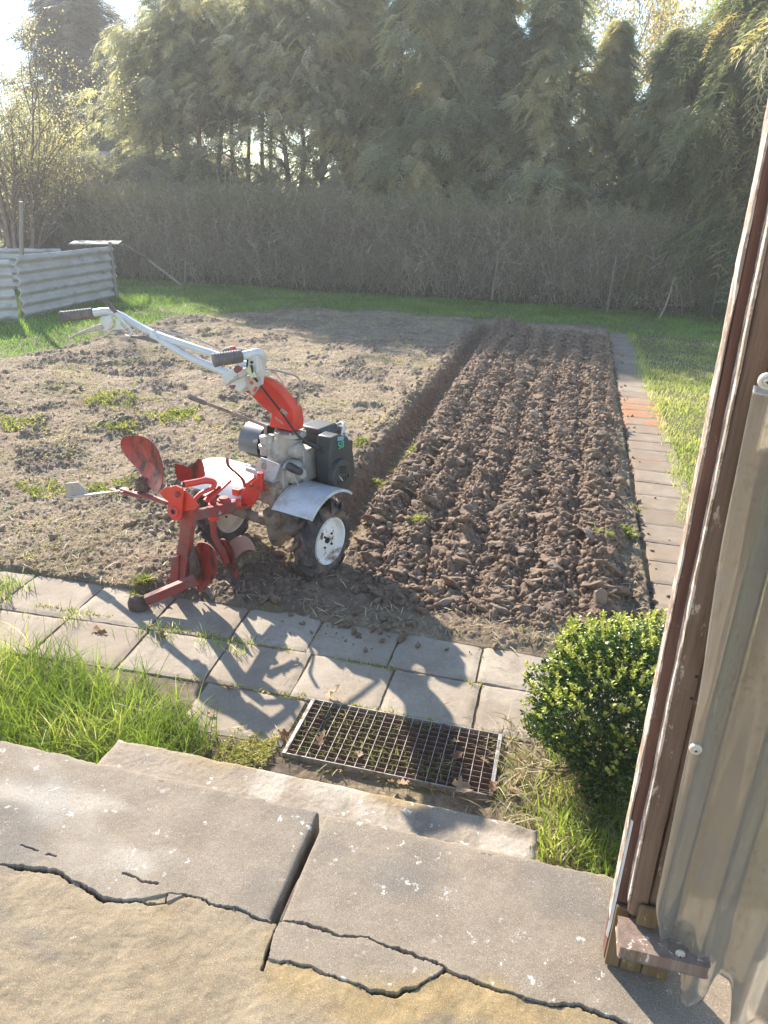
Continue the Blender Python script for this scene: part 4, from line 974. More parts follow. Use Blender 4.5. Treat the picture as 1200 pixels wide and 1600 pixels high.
screw(1087,1171,1.222,s1); screw(1063,1492,1.218,s1,.010); screw(1199,596,1.198,s2,.013)

# ---------------------------------------------------------------- corrugated cement bin at the left
M_cement = surf('corrugated_cement', (.33,.31,.29), (.52,.49,.46), 2.5, .9, .3, 60, 0, [((.13,.09,.065), 2.2, .55, .2, .95),((.42,.4,.38), 9, .6, .1, .9)], stretch=(1,1,3))
M_greywood = wood_mat('grey_weathered_wood', (.16,.135,.115), (.3,.265,.235))
def corr_panel(p0, p1, h, lbl, z0=0.0, amp=.03, waves=6.0, seed=0, sag=0.0):
    p0 = Vector((p0[0],p0[1],0)); p1 = Vector((p1[0],p1[1],0)); L = (p1-p0).length; nx_, nz_ = 60, 150
    U, Vv = np.meshgrid(np.linspace(0,1,nx_), np.linspace(0,1,nz_)); e = .015*fbm(Vv*9+seed, U*0, 3, 310)*(1+0*U)
    d = amp*np.sin(Vv*waves*2*math.pi+.6)+.008*fbm(U*3,Vv*4,3,311+seed)
    Xx = U*L+e*np.where(U>.9,1,np.where(U<.1,-1,0)); Zz = z0+h*Vv+.012*fbm(U*5+seed,Vv*0,3,312)*(Vv>.97)+sag*U
    i = np.arange(nx_*nz_).reshape(nz_,nx_); Fq = np.stack([i[:-1,:-1],i[:-1,1:],i[1:,1:],i[1:,:-1]],-1).reshape(-1,4)
    o = mesh_obj('corrugated_panel', np.stack([Xx,d,Zz],-1).reshape(-1,3), Fq, M_cement, loc=p0)
    o.rotation_euler = (0,0,math.atan2(p1.y-p0.y,p1.x-p0.x)); s_ = o.modifiers.new('thickness','SOLIDIFY'); s_.thickness = .009; s_.offset = 0
    return tag(o, lbl, 'corrugated panel', 'corrugated cement panels of the garden bin')
a = on_z(38,499); b = on_z(184,466); c0 = on_z(30,503); c1 = on_z(-150,512)
bin_ = empty('compost_bin', (a.x,a.y,0), 0, 'compost bin walled with grey corrugated cement sheets at the left edge', 'compost bin')
def into(o, par):
    for k_ in ('label','category','group'):
        if k_ in o.keys(): del o[k_]
    o.location = o.location-par.location; o.parent = par; return o
hA = on_y(34,398,a.y).z; hB = on_y(181,381,b.y).z
into(corr_panel(a, b, (hA+hB)/2-.02, 'broad grey corrugated cement panel facing the plot, under the board', -.02, seed=1, sag=.0), bin_)
into(corr_panel(c1, c0, hA-.04, 'corrugated cement panel cut by the left edge of the picture', -.02, seed=2), bin_)
q0 = on_y(112,388,b.y+.9); q1 = on_y(-140,372,a.y+2.2)
into(corr_panel((q1.x,q1.y), (q0.x-.05,q0.y-.3), q0.z+.0, 'far corrugated cement panel closing the back of the bin', 0, seed=3, amp=.03), bin_)
p_ = on_y(150,379,b.y+.1)
brd = MB().box((0,0,0),(.95,.5,.022)).build('loose_board', wood_mat('pale_board', (.4,.36,.3), (.6,.56,.48)), None, .004); brd.location = p_; brd.rotation_euler = (.05,-.02,R(84-60))
tag(brd, 'pale loose board lying across the top corner of the bin', 'board')
M_dullwood = wood_mat('dull_stake_wood', (.12,.1,.08), (.22,.185,.15))
def pole(name, pts, r, lbl, cat, mt=M_greywood, n=8, grp=None):
    pts = [Vector(p) for p in pts]; P = []
    for k in range(9):
        u = k/8*(len(pts)-1); i = min(int(u), len(pts)-2); f = u-i; p = pts[i].lerp(pts[i+1], f)
        P.append(p+Vector((random.uniform(-1,1),random.uniform(-1,1),0))*r*.25)
    o = MB().tube([p-pts[0] for p in P], [r*(1-.25*k/8)*random.uniform(.92,1.08) for k in range(9)], n).build(name, mt, None); o.location = pts[0]
    return tag(o, lbl, cat, grp)
sy = a.y+.25; s0 = on_y(32,470,sy); into(pole('stake', [(s0.x,sy,0), on_y(33,315,sy)], .045, 'x', 'stake', M_greywood), bin_)
sy = b.y-.12; into(pole('stake', [on_y(183,466,sy), on_y(171,378,sy)], .04, 'x', 'stake'), bin_)
pole('leaning_pole', [on_y(284,446,16.55), on_y(230,405,16.4), on_y(192,382,b.y+.3)], .035, 'thin pole sloping down from the bin corner into the grass', 'pole')

# ---------------------------------------------------------------- foliage helpers
def ribbon(pts, w, V, Fq, up=None):
    """flat tapering strip as quads"""
    b = len(V); n = len(pts)
    for i, p in enumerate(pts):
        d = (pts[min(i+1,n-1)]-pts[max(i-1,0)]).normalized(); s = d.cross(up or Vector((0,0,1)))
        s = s.normalized() if s.length > 1e-4 else Vector((1,0,0)); ww = w*(1-.85*i/(n-1))
        V += [p-s*ww/2, p+s*ww/2]
    for i in range(n-1): Fq.append((b+2*i,b+2*i+1,b+2*i+3,b+2*i+2))
def frond(seed, droop=.35, nb=11, wd=.035):
    rr = random.Random(seed); V = []; Fq = []; sp = []
    for i in range(8):
        u = i/7; sp.append(Vector((u, .06*math.sin(u*4+seed), -droop*u*u+.03*math.sin(u*5+seed))))
    ribbon(sp, .03, V, Fq)
    for i in range(nb):
        u = (i+.6)/nb; k = min(int(u*7),6); p = sp[k].lerp(sp[k+1], u*7-k)
        for sd in (-1,1):
            l = (.42*(1-u)**.7+.08)*rr.uniform(.7,1.25); a = rr.uniform(.55,1.0)*sd; dr = rr.uniform(.1,.55)
            pts = [p+Vector((math.cos(a)*l*q, math.sin(a)*l*q, -dr*l*q*q+rr.uniform(-.01,.01))) for q in (0,.35,.7,1)]
            ribbon(pts, wd*rr.uniform(.8,1.3), V, Fq, Vector((rr.uniform(-.5,.5),rr.uniform(-.5,.5),1)))
            for q in (1,2):
                for s3 in (-1,1):
                    l3 = l*.33*rr.uniform(.6,1.2); a3 = a+s3*.75; b0 = pts[q]
                    ribbon([b0, b0+Vector((math.cos(a3)*l3*.5,math.sin(a3)*l3*.5,-.1*l3)), b0+Vector((math.cos(a3)*l3,math.sin(a3)*l3,-.4*l3))], wd*.75, V, Fq, Vector((rr.uniform(-.6,.6),rr.uniform(-.6,.6),1)))
    return np.array([v[:] for v in V]), np.array(Fq)
def leafproto(l, w, bend=.15, fold=.12):
    V = np.array([(0,0,0),(l*.35,-w/2,fold*w),(l*.35,w/2,fold*w),(l*.75,-w*.38,-bend*l*.5+fold*w),(l*.75,w*.38,-bend*l*.5+fold*w),(l,0,-bend*l),(l*.35,0,0),(l*.75,0,-bend*l*.5)])
    return V, np.array([(0,1,6,6),(0,6,2,2),(1,3,7,6),(6,7,4,2),(3,5,7,7),(7,5,4,4)])
def tri_quads(V, Fq):  # quads with a repeated index become triangles
    return V, np.array([[f[0],f[1],f[2],f[3]] for f in Fq])
def leaf_quad(l, w):
    return np.array([(0,0,0),(l*.5,-w/2,.08*l),(l,0,-.05*l),(l*.5,w/2,.08*l)]), np.array([(0,1,2,3)])

FR_C = [frond(k, .4, 10, .045) for k in range(4)]
FR_S = [frond(k+9, .75, 15, .03) for k in range(4)]
M_bark = surf('bark', (0.105,0.075,0.060), (0.240,0.180,0.143), 20, .9, .8, 50, 0, dist=.02, stretch=(0.800,0.800,0.300))
M_palebark = surf('pale_bark', (.2,.165,.12), (.34,.29,.22), 20, .9, .5, 50, 0, dist=.01, stretch=(1,1,.2))
M_conifer = leafmat('conifer_foliage', [(0,(.1,.118,.082)),(.45,(.215,.236,.158)),(.8,(.35,.35,.235)),(1,(.45,.4,.28))], .55, tcol=1.9)
M_conifer2 = leafmat('grey_green_foliage', [(0,(.12,.125,.1)),(.5,(.245,.245,.19)),(.85,(.37,.355,.26)),(1,(.45,.4,.3))], .55, tcol=1.9)
M_spruce = leafmat('cypress_foliage', [(0,(.075,.1,.06)),(.5,(.16,.19,.1)),(.9,(.26,.26,.14)),(1,(.36,.31,.18))], .5, tcol=1.8)
M_pine = leafmat('dark_pine_foliage', [(0,(0.118,0.092,0.082)),(.6,(0.235,0.193,0.164)),(1,(0.336,0.286,0.237))], .45, tcol=1.6)

def conifer_mesh(seed, h, r, n, protos, mt, name='crown', zlo=.05, dens=None, size=(.45,.95), shape=.75, pitch=(.0,.7), stems=1):
    rr = np.random.default_rng(seed); z = zlo+(1-zlo)*rr.random(n*2)**.85
    if dens is not None: z = z[rr.random(len(z)) < dens(z+rr.normal(0,.05,len(z)))]
    z = z[:n]; n = len(z); a = rr.random(n)*6.283
    prof = np.minimum(1, (1.02-z)**shape*1.25)*(.7+.3*np.sin(a*3+z*9+seed)*np.sin(z*31+seed))
    lob = .6+.75*vn(a*1.3+seed, z*11, seed)                       # branch layers and gaps
    q = rr.random(n)**.55; rad = r*prof*lob*q
    off = np.zeros((n,2))
    if stems > 1:
        k = rr.integers(0, stems, n); off = np.stack([np.cos(k*2.4+seed), np.sin(k*2.4+seed)],1)*r*.45
    pos = np.stack([np.cos(a)*rad+off[:,0], np.sin(a)*rad+off[:,1], z*h+.15*h*.1*q],1)
    rot = np.stack([rr.normal(0,.35,n), rr.uniform(pitch[0],pitch[1],n), a+rr.normal(0,.45,n)],1)
    s = rr.uniform(size[0], size[1], n)*(.6+.4*np.clip(prof,0,1))
    v = np.clip(1.25*vn(a*2.2,z*17,seed+3)-.22+.45*rr.random(n), 0, 1)
    V, Fq, A = scatter(protos, pos, s, rot, v)
    return V, Fq, A
def trunk_mb(seed, h, r, stems=1, rad=1.0, lean=.02):
    rr = random.Random(seed); m = MB()
    for k in range(stems):
        ox, oy = (math.cos(k*2.4+seed)*rad*.45, math.sin(k*2.4+seed)*rad*.45) if stems > 1 else (0,0)
        pts = [(ox*(.5+.5*i/6)+rr.uniform(-1,1)*lean*h*.3, oy*(.5+.5*i/6)+rr.uniform(-1,1)*lean*h*.3, h*.9*i/6-.1) for i in range(7)]
        m.tube(pts, [r*(1-.85*i/6) for i in range(7)], 8, smooth=3)
        for b in range(16):
            z = h*rr.uniform(.2,.8); i = min(int(z/(h*.9)*6),5); p = Vector(pts[i]).lerp(Vector(pts[i+1]), z/(h*.9)*6-i); a = rr.random()*6.28; l = rad*rr.uniform(.4,.9)*(1.1-z/h)
            m.tube([p, p+Vector((math.cos(a)*l*.5,math.sin(a)*l*.5,l*.25)), p+Vector((math.cos(a)*l,math.sin(a)*l,l*.25))], [r*.3,r*.2,r*.06], 5)
    return m
protoset = {}
def tree(kind, name, x, y, scale, rz, lbl, cat, grp, sx=1.0):
    if kind not in protoset:
        k = kind
        if k == 'dense0': V,Fq,A = conifer_mesh(11, 8.6, 1.85, 2500, FR_C, M_conifer, zlo=.02, shape=.68, size=(.45,.95)); t_ = trunk_mb(1, 8.6, .16, 1, 1.6); mt = M_conifer
        if k == 'dense1': V,Fq,A = conifer_mesh(12, 8.6, 1.95, 2500, FR_C, M_conifer, zlo=.02, shape=.62, size=(.45,.95)); t_ = trunk_mb(2, 8.6, .16, 2, 1.6); mt = M_conifer
        if k == 'open0': V,Fq,A = conifer_mesh(13, 8.0, 2.1, 3000, FR_C, M_conifer2, zlo=.02, shape=.28, dens=lambda z: (1-.84*np.exp(-((z-.5)/.12)**2))*(.55+.6*(z>.55)), size=(.35,.75), stems=4); t_ = trunk_mb(3, 8.0, .12, 3, 1.9, .035); mt = M_conifer2
        if k == 'open1': V,Fq,A = conifer_mesh(14, 8.0, 2.1, 3000, FR_C, M_conifer2, zlo=.02, shape=.28, dens=lambda z: (1-.8*np.exp(-((z-.5)/.11)**2))*(.55+.6*(z>.55)), size=(.35,.75), stems=5); t_ = trunk_mb(4, 8.0, .1, 4, 1.8, .04); mt = M_conifer2
        if k == 'cypress': V,Fq,A = conifer_mesh(15, 9.5, 2.5, 2300, FR_S, M_spruce, zlo=.02, shape=.55, size=(.7,1.5), pitch=(.1,.9)); t_ = trunk_mb(5, 9.5, .2, 1, 2.2); mt = M_spruce
        if k == 'pine': V,Fq,A = conifer_mesh(16, 10, 2.2, 3600, FR_C, M_pine, zlo=.1, shape=.5, size=(.35,.8)); t_ = trunk_mb(6, 10, .2, 2, 1.6); mt = M_pine
        e = empty(name, (0,0,0)); cr = mesh_obj('crown', V, Fq, mt, e, attrs={'v': A}); tk = t_.build('trunk', M_bark, e); protoset[kind] = (e, cr, tk, [False])
    e, cr, tk, used = protoset[kind]
    if used[0]:
        e2 = e.copy(); sc.collection.objects.link(e2)
        for ch in (cr, tk):
            c2 = ch.copy(); c2.parent = e2; sc.collection.objects.link(c2)
        e = e2
    used[0] = True
    e.location = (x,y,0); e.rotation_euler = (0,0,rz); e.scale = (scale*sx, scale*sx, scale)
    for k_ in ('label','category','group'):
        if k_ in e.keys(): del e[k_]
    return tag(e, lbl, cat, grp)
# rows behind the hedge; px = picture column of the trunk at distance y
def nearer(y, s_): y2 = 19.2+(y-22.6)*.5; return y2, s_*(2.08+.215*y2)/(2.08+.215*y)
def tx(px, y): return on_y(px, 330, y).x
G_C = 'dense conifers behind the hedge'; G_O = 'bare-stemmed evergreens behind the hedge'
for k, (px, y, s, rz, kd, lb) in enumerate((
    (560,24.6,.98,.3,'dense0','conifer at the left end of the dense green row behind the hedge'),
    (650,23.2,1.02,1.7,'dense1','second conifer from the left in the dense row behind the hedge'),
    (742,24.0,1.04,2.9,'dense0','third conifer from the left in the dense row, above the ploughed bed'),
    (838,22.6,.9,4.1,'dense1','conifer of the dense row directly above the ploughed bed right half'),
    (930,23.6,.76,5.2,'dense0','conifer of the dense row just left of the yellow-lit treetops gap'),
    (1020,21.8,.7,.9,'dense1','last conifer of the dense row before the drooping cypresses'),
    (697,25.8,.92,.2,'dense1','shorter conifer standing behind the middle of the dense row'))):
    y, s = nearer(y, s); tree(kd, 'conifer', tx(px,y), y, s, rz, lb, 'conifer', G_C)
for k, (px, y, s, rz, kd, lb) in enumerate((
    (262,25.4,.86,.5,'open1','lowest bare-stemmed evergreen, next to the dark pine'),
    (325,24.8,.97,2.0,'open0','bare-stemmed evergreen above the left end of the hedge, sky showing between its stems'),
    (398,25.6,.98,3.6,'open1','bare-stemmed evergreen with the brightest sky gap at mid height'),
    (470,24.4,1.0,5.1,'open0','bare-stemmed evergreen touching the dense conifer row'))):
    y, s = nearer(y, s); tree(kd, 'evergreen_tree', tx(px,y), y, s, rz, lb, 'evergreen tree', G_O)
tree('cypress', 'cypress', tx(1150,18.6), 18.6, .83, .4, 'drooping cypress half hidden behind the timber post', 'cypress', 'drooping cypresses at the right')
tree('cypress', 'cypress', tx(1290,17.8), 17.8, 1.12, 2.6, 'tallest drooping cypress, its boughs hanging in at the top right corner', 'cypress', 'drooping cypresses at the right')
tree('cypress', 'cypress', tx(1075,19.6), 19.6, .56, 4.6, 'small drooping cypress beside the dense conifer row', 'cypress', 'drooping cypresses at the right')
tree('pine', 'pine', tx(150,31), 31, .95, 1.0, 'dark brown-green pine standing behind the budding tree', 'pine', None, sx=2.0)

# undergrowth that fills the foot of the tree row
n = 5200; x = rng.uniform(-17, 9, n); y = rng.uniform(18.3, 19.8, n)+.0; z = rng.random(n)**.8*(2.0+1.2*vn(x*.5,y*.3,9))
V, Fq, A = scatter(FR_C, np.stack([x,y,z],1), rng.uniform(.4,.8,n), np.stack([rng.normal(0,.5,n), rng.uniform(-.3,.6,n), rng.random(n)*6.28],1))
tag(mesh_obj('undergrowth', V, Fq, M_conifer2, attrs={'v': A*.6}), 'dense dark undergrowth at the foot of the tree row', 'undergrowth', kind='stuff')

# branching trees: recursion collected as tubes, twig tips returned for leaves
def branch(m, p, d, l, r, depth, tips, rr, spread=.55, nseg=4, sides=5, grav=.0, kids=(2,4)):
    pts = [p]; rs = [r]
    for i in range(nseg):
        d = (d+Vector((rr.uniform(-1,1),rr.uniform(-1,1),rr.uniform(-1,1)))*.16+Vector((0,0,grav))).normalized()
        pts.append(pts[-1]+d*l/nseg); rs.append(r*(1-.45*(i+1)/nseg))
    m.tube(pts, rs, sides if depth > 1 else 3, cap=False)
    if depth <= 1: tips += [(q, d) for q in pts[1:]]
    if depth == 0: return
    for k in range(rr.randint(*kids)):
        i = rr.randint(1, nseg); a = rr.random()*6.28; o = d.orthogonal().normalized(); o2 = d.cross(o)
        nd = (d+(o*math.cos(a)+o2*math.sin(a))*spread*rr.uniform(.6,1.4)).normalized()
        branch(m, pts[i], nd, l*rr.uniform(.55,.8), rs[i]*.62, depth-1, tips, rr, spread, nseg, sides, grav, kids)
    branch(m, pts[-1], d, l*.7, rs[-1]*.85, depth-1, tips, rr, spread, nseg, sides, grav, kids)
def budding_tree(name, x, y, stems, l, r, depth, nleaf, ls, mt, seed, lbl, cat, bark=M_palebark, spread=.5, grav=.05, part='buds', grp=None, lean=.35, kids=(2,4)):
    rr = random.Random(seed); m = MB(); tips = []
    e = empty(name, (x,y,0), 0, lbl, cat, grp)
    for k in range(stems):
        a = rr.random()*6.28; d = Vector((math.cos(a)*lean*rr.random(), math.sin(a)*lean*rr.random(), 1)).normalized()
        branch(m, Vector((math.cos(a)*.12*(stems>1),math.sin(a)*.12*(stems>1),-.05)), d, l*rr.uniform(.85,1.1), r, depth, tips, rr, spread, grav=grav, kids=kids)
    m.build('branches', bark, e)
    if nleaf:
        r2 = np.random.default_rng(seed); k = r2.integers(0, len(tips), nleaf)
        P = np.array([tips[i][0][:] for i in k])+r2.normal(0, ls*1.3, (nleaf,3))
        V, Fq, A = scatter([leaf_quad(1,.6), leaf_quad(1,.75)], P, ls*r2.uniform(.6,1.3,nleaf), r2.random((nleaf,3))*6.28)
        mesh_obj(part, V, Fq, mt, e, attrs={'v': A})
    return e
M_bud = leafmat('yellow_green_buds', [(0,(.22,.2,.1)),(.5,(.38,.35,.2)),(1,(.56,.52,.34))], .55, tcol=1.5)
M_twigleaf = leafmat('gold_lit_leaves', [(0,(.2,.15,.06)),(1,(.42,.34,.16))], .6, tcol=1.5)
budding_tree('budding_tree', tx(22,15.8), 15.8, 4, 1.95, .085, 5, 10000, .045, M_bud, 5, 'multi-stemmed tree with pale yellow buds behind the bin, at the left edge', 'tree', spread=.6, grav=.04, bark=M_bark)
budding_tree('budding_tree', tx(95,18.6), 18.6, 3, 1.6, .06, 4, 6000, .05, M_bud, 8, 'smaller pale budding tree in front of the dark pine', 'tree', spread=.5, grav=.08)
budding_tree('bare_shrub', tx(185,18.0), 18.0, 7, 1.25, .035, 4, 1800, .03, M_bud, 11, 'bare shrub with a fan of thin tan branches beside the hedge end', 'shrub', spread=.5, grav=.1, lean=.7)
budding_tree('bare_shrub', tx(255,18.4), 18.4, 6, 1.0, .025, 4, 0, .03, M_bud, 14, 'low bare shrub rising behind the left end of the hedge', 'shrub', spread=.5, grav=.1, lean=.8)
budding_tree('tall_tree', tx(905,34), 34, 2, 4.2, .2, 5, 9000, .12, M_twigleaf, 21, 'tall backlit tree with golden twigs rising behind the conifers', 'tree', spread=.42, grav=.1, part='twig_leaves')
budding_tree('tall_tree', tx(1010,31), 31, 2, 3.6, .16, 5, 7000, .11, M_twigleaf, 23, 'pale leafy treetop in the gap between the conifer row and the cypresses', 'tree', spread=.42, grav=.1, part='twig_leaves')

# ---------------------------------------------------------------- hedge with stakes
def twig(seed, straight=.5):
    rr = random.Random(seed); m = MB(); d = Vector((rr.uniform(-.3,.3),rr.uniform(-.3,.3),1)).normalized(); p = Vector((0,0,0)); pts = [p]
    for i in range(5):
        d = (d+Vector((rr.uniform(-1,1),rr.uniform(-1,1),rr.uniform(-.5,1)))*.22).normalized(); p = p+d*.2; pts.append(p)
    m.tube(pts, [.0045*(1-.14*i) for i in range(6)], 3, cap=False)
    for k in range(8):
        i = rr.randint(1,5); a = rr.random()*6.28; q = pts[i]; l = rr.uniform(.15,.38); e = Vector((math.cos(a),math.sin(a),rr.uniform(.0,1.1))).normalized()
        m.tube([q, q+e*l*.5+Vector((0,0,rr.uniform(-.02,.03))), q+e*l], [.003,.0022,.0012], 3, cap=False)
    return np.array(m.v), np.array(m.f)
TW = [twig(k) for k in range(8)]
hx0, hx1 = tx(170,17.2)-2.5, 6.5
def hedge_top(x): return 2.0+.1*fbm(x*.6,x*0,3,400)-.035*np.clip(x+6,0,20)
n = 15000; x = rng.uniform(hx0, hx1, n); y = 16.85+1.1*rng.random(n)**1.6+.1*fbm(x*1.3,x*0,3,401); z = rng.random(n)**.9*(hedge_top(x)-.55)
k_ = 1100; x = np.concatenate([x, rng.uniform(hx0,hx1,k_)]); y = np.concatenate([y, rng.uniform(16.72,16.9,k_)]); z = np.concatenate([z, rng.random(k_)*.7]); n = len(x)
M_twig = NT('hedge_twigs'); M_twig = M_twig.out(M_twig.ramp(M_twig.attr('v'), [(0,(.12,.1,.075)),(.5,(.25,.21,.155)),(.85,(.38,.33,.25)),(1,(.56,.5,.4))]), .8)
M_hleaf = leafmat('hedge_leaves', [(0,(.11,.115,.06)),(.5,(.2,.21,.1)),(.85,(.3,.29,.13)),(.96,(.36,.26,.08)),(1,(.16,.24,.09))], .45)
he = empty('hedge', (0,0,0), 0, 'long clipped twiggy hedge, mostly leafless, across the end of the garden', 'hedge')
V, Fq, A = scatter(TW, np.stack([x,y,z],1), rng.uniform(.55,1.0,n), np.stack([rng.normal(-.05,.3,n), rng.normal(0,.35,n), rng.random(n)*6.28],1))
mesh_obj('twigs', V, Fq, M_twig, he, attrs={'v': A})
n = 75000; x = rng.uniform(hx0, hx1, n); y = 16.8+1.2*rng.random(n)**1.3; z = rng.random(n)*hedge_top(x)
k = rng.random(n) < .35+.65*(fbm(x*1.5,z*1.5,3,402)>-.05); x,y,z = x[k],y[k],z[k]; n = len(x)
V, Fq, A = scatter([leaf_quad(1,.6)], np.stack([x,y,z],1), rng.uniform(.02,.045,n), rng.random((n,3))*6.28)
mesh_obj('leaves', V, Fq, M_hleaf, he, attrs={'v': A})
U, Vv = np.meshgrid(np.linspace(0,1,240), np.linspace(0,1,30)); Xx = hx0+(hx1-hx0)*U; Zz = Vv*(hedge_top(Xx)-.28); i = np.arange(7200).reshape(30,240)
mesh_obj('light_block_core', np.stack([Xx, 17.45+.25*fbm(Xx*3,Zz*3,3,403), Zz],-1).reshape(-1,3), np.stack([i[:-1,:-1],i[:-1,1:],i[1:,1:],i[1:,:-1]],-1).reshape(-1,4),  # dark slab added inside the hedge to block light between the twigs
         surf('light_block_dark', (.03,.024,.018), (.08,.06,.045), 12, .95, 1, 30, dist=.05), he).modifiers.new('thickness','SOLIDIFY').thickness = .25
n = 5200; x = rng.uniform(hx0, hx1, n); y = rng.uniform(16.95,17.9,n); z = hedge_top(x)-.45
V, Fq, A = scatter(TW, np.stack([x,y,z],1), rng.uniform(.4,.68,n)*(1+.5*(rng.random(n)<.06)), np.stack([rng.normal(0,.12,n), rng.normal(0,.12,n), rng.random(n)*6.28],1))
M_shoot = NT('sunlit_green_shoots'); M_shoot = M_shoot.out(M_shoot.ramp(M_shoot.attr('v'), [(0,(.16,.14,.06)),(1,(.36,.34,.14))]), .7)  # shoot green coloured brighter for the sun rim along the hedge top
mesh_obj('top_shoots', V, Fq, M_shoot, he, attrs={'v': A})
m = MB()
for px, h_ in ((352,2.0),(360,1.9),(345,1.5),(385,1.3),(372,1.1),(300,1.3),(330,1.0)):
    bx = tx(px,17.3); m.tube([(bx,17.3,1.4),(bx+random.uniform(-.05,.05),17.3,1.4+h_*.6),(bx+random.uniform(-.12,.12),17.3,1.5+h_)], [.012,.008,.003], 4)
m.build('long_shoots', M_palebark, he)
for px0,py0,px1,py1,lb in ((768,468,778,398,'hedge stake nearest the picture centre'),(946,500,963,400,'middle hedge stake, above the far end of the garden path'),(1112,500,1126,408,'pale hedge stake just left of the timber post'),(289,442,291,398,'thin stake at the left end of the hedge')):
    y_ = 16.72; pole('hedge_stake', [on_y(px0,py0,y_), on_y(px1,py1,y_-.1)], .03, lb, 'stake', M_greywood if px0 > 1000 else M_dullwood, 6, 'stakes along the hedge')
# pale dead branch leaning in front of the hedge
m = MB(); q = [on_y(1021,512,16.0), on_y(1040,478,16.1), on_y(1052,440,16.2), on_y(1056,436,16.2), on_y(1058,470,16.1)]
m.tube(q, [.022,.018,.012,.009,.004], 6, smooth=3)
for a_, b_ in (((1044,470),(1035,475)),((1048,455),(1034,462)),((1050,450),(1049,480)),((1036,486),(1026,490))): m.tube([on_y(*a_,16.15), on_y(*b_,16.0)], [.008,.003], 4)
tag(m.build('dead_branch', M_palebark), 'pale dead forked branch leaning against the hedge at the right', 'branch')

# pale shed behind the hedge, glimpsed through the shrubs
sx0, sx1 = tx(105,22), tx(325,22)
sh = empty('shed', (sx0,22,0), 0, 'pale grey shed glimpsed behind the shrubs left of the hedge', 'shed'); L_ = sx1-sx0
MB().box((L_/2,1.2,1.2),(L_,2.4,2.4)).build('wall', surf('pale_render', (.42,.41,.4), (.54,.53,.51), 2, .9, .2), sh, .01)
m = MB().box((L_/2,.55,2.75),(L_+.4,1.75,.06),Matrix.Rotation(R(27),3,'X')).box((L_/2,1.98,2.75),(L_+.4,1.5,.06),Matrix.Rotation(R(-27),3,'X'))
m.build('roof', surf('faded_pink_roof', (.28,.2,.17), (.4,.3,.26), 5, .9, .3), sh)
MB().box((L_*.62,-.02,1.45),(.9,.05,.9)).build('window', surf('dark_glass', (.03,.035,.04), (.05,.055,.06), 2, .15, 0), sh, .01)

# ---------------------------------------------------------------- clipped box bush
bx, by = .335, 2.42
bu = empty('box_bush', (bx,by,0), 0, 'clipped round box bush with yellow-green new shoots beside the paving', 'bush')
m = MB(); rr = random.Random(3); tips = []
for k in range(9):
    a = rr.random()*6.28; branch(m, Vector((math.cos(a)*.02,math.sin(a)*.02,-.02)), Vector((math.cos(a)*.6,math.sin(a)*.6,1)).normalized(), .24, .009, 2, tips, rr, .7)
m.build('stems', M_bark, bu)
def bush_pts(n, rr, shell=.35):
    """points in an egg standing on its narrow end, flattened top"""
    u = rr.normal(0,1,(n,3)); u /= np.linalg.norm(u,axis=1)[:,None]; rad = 1-shell*rr.random(n)**1.6
    a = np.arctan2(u[:,1],u[:,0]); lump = 1+.34*(fbm(a*1.6+3,u[:,2]*2.2,3,501))+.06*fbm(a*5,u[:,2]*6,2,502)
    zz = u[:,2]; wx = np.where(zz > 0, 1.0, 1.0-.2*zz**2); zf = np.where(zz > 0, np.sign(zz)*np.abs(zz)**.8, zz)
    p = np.stack([u[:,0]*.285*wx, u[:,1]*.28*wx,   .335+zf*.325],1); c = np.array([0,0,.325])
    return c+(p-c)*(rad*lump)[:,None], u, rad
LF = [leafproto(1,.62,.15), leafproto(1,.55,.3)]
M_box = leafmat('box_leaves', [(0,(0.024,0.052,0.015)),(.5,(0.054,0.103,0.026)),(.85,(0.096,0.161,0.039)),(1,(0.240,0.299,0.066))], .3, .28, .5)
M_shoots = leafmat('box_new_shoots', [(0,(0.242,0.308,0.055)),(.6,(0.440,0.462,0.099)),(1,(0.572,0.550,0.176))], .45, .35, .4, 1.4)
P, u, rad = bush_pts(24000, rng, .3); n = len(P); az = np.arctan2(u[:,1],u[:,0])
V, Fq, A = scatter(LF, P, rng.uniform(.013,.022,n), np.stack([rng.random(n)*6.28, rng.normal(-.35,.6,n), az+rng.normal(0,.9,n)],1), np.clip(rng.random(n)**1.3,0,1))
def fix(Fq): return [tuple(dict.fromkeys(f)) for f in Fq.tolist()]
mesh_obj('foliage', V, fix(Fq), M_box, bu, attrs={'v': A})
P, u, rad = bush_pts(1250, rng, .04); k = (u[:,2] > -.35)|(u[:,0]<-.5); P = P[k]; u = u[k]; k = rng.random(len(P)) < np.clip(.5+.6*u[:,2],.12,1); P=P[k]*np.array([1.02,1.02,1.01]); u=u[k]
PP = []; RR_ = []; 
for p, q in zip(P, u):
    for j in range(10):
        PP.append(p+q*.004*j*.6+rng.normal(0,.002,3)+np.array([0,0,.0022*j])); RR_.append((0, -rng.uniform(.5,1.3), rng.random()*6.28))
PP = np.array(PP); V, Fq, A = scatter(LF, PP, rng.uniform(.011,.018,len(PP)), np.array(RR_))
mesh_obj('new_shoots', V, fix(Fq), M_shoots, bu, attrs={'v': A})

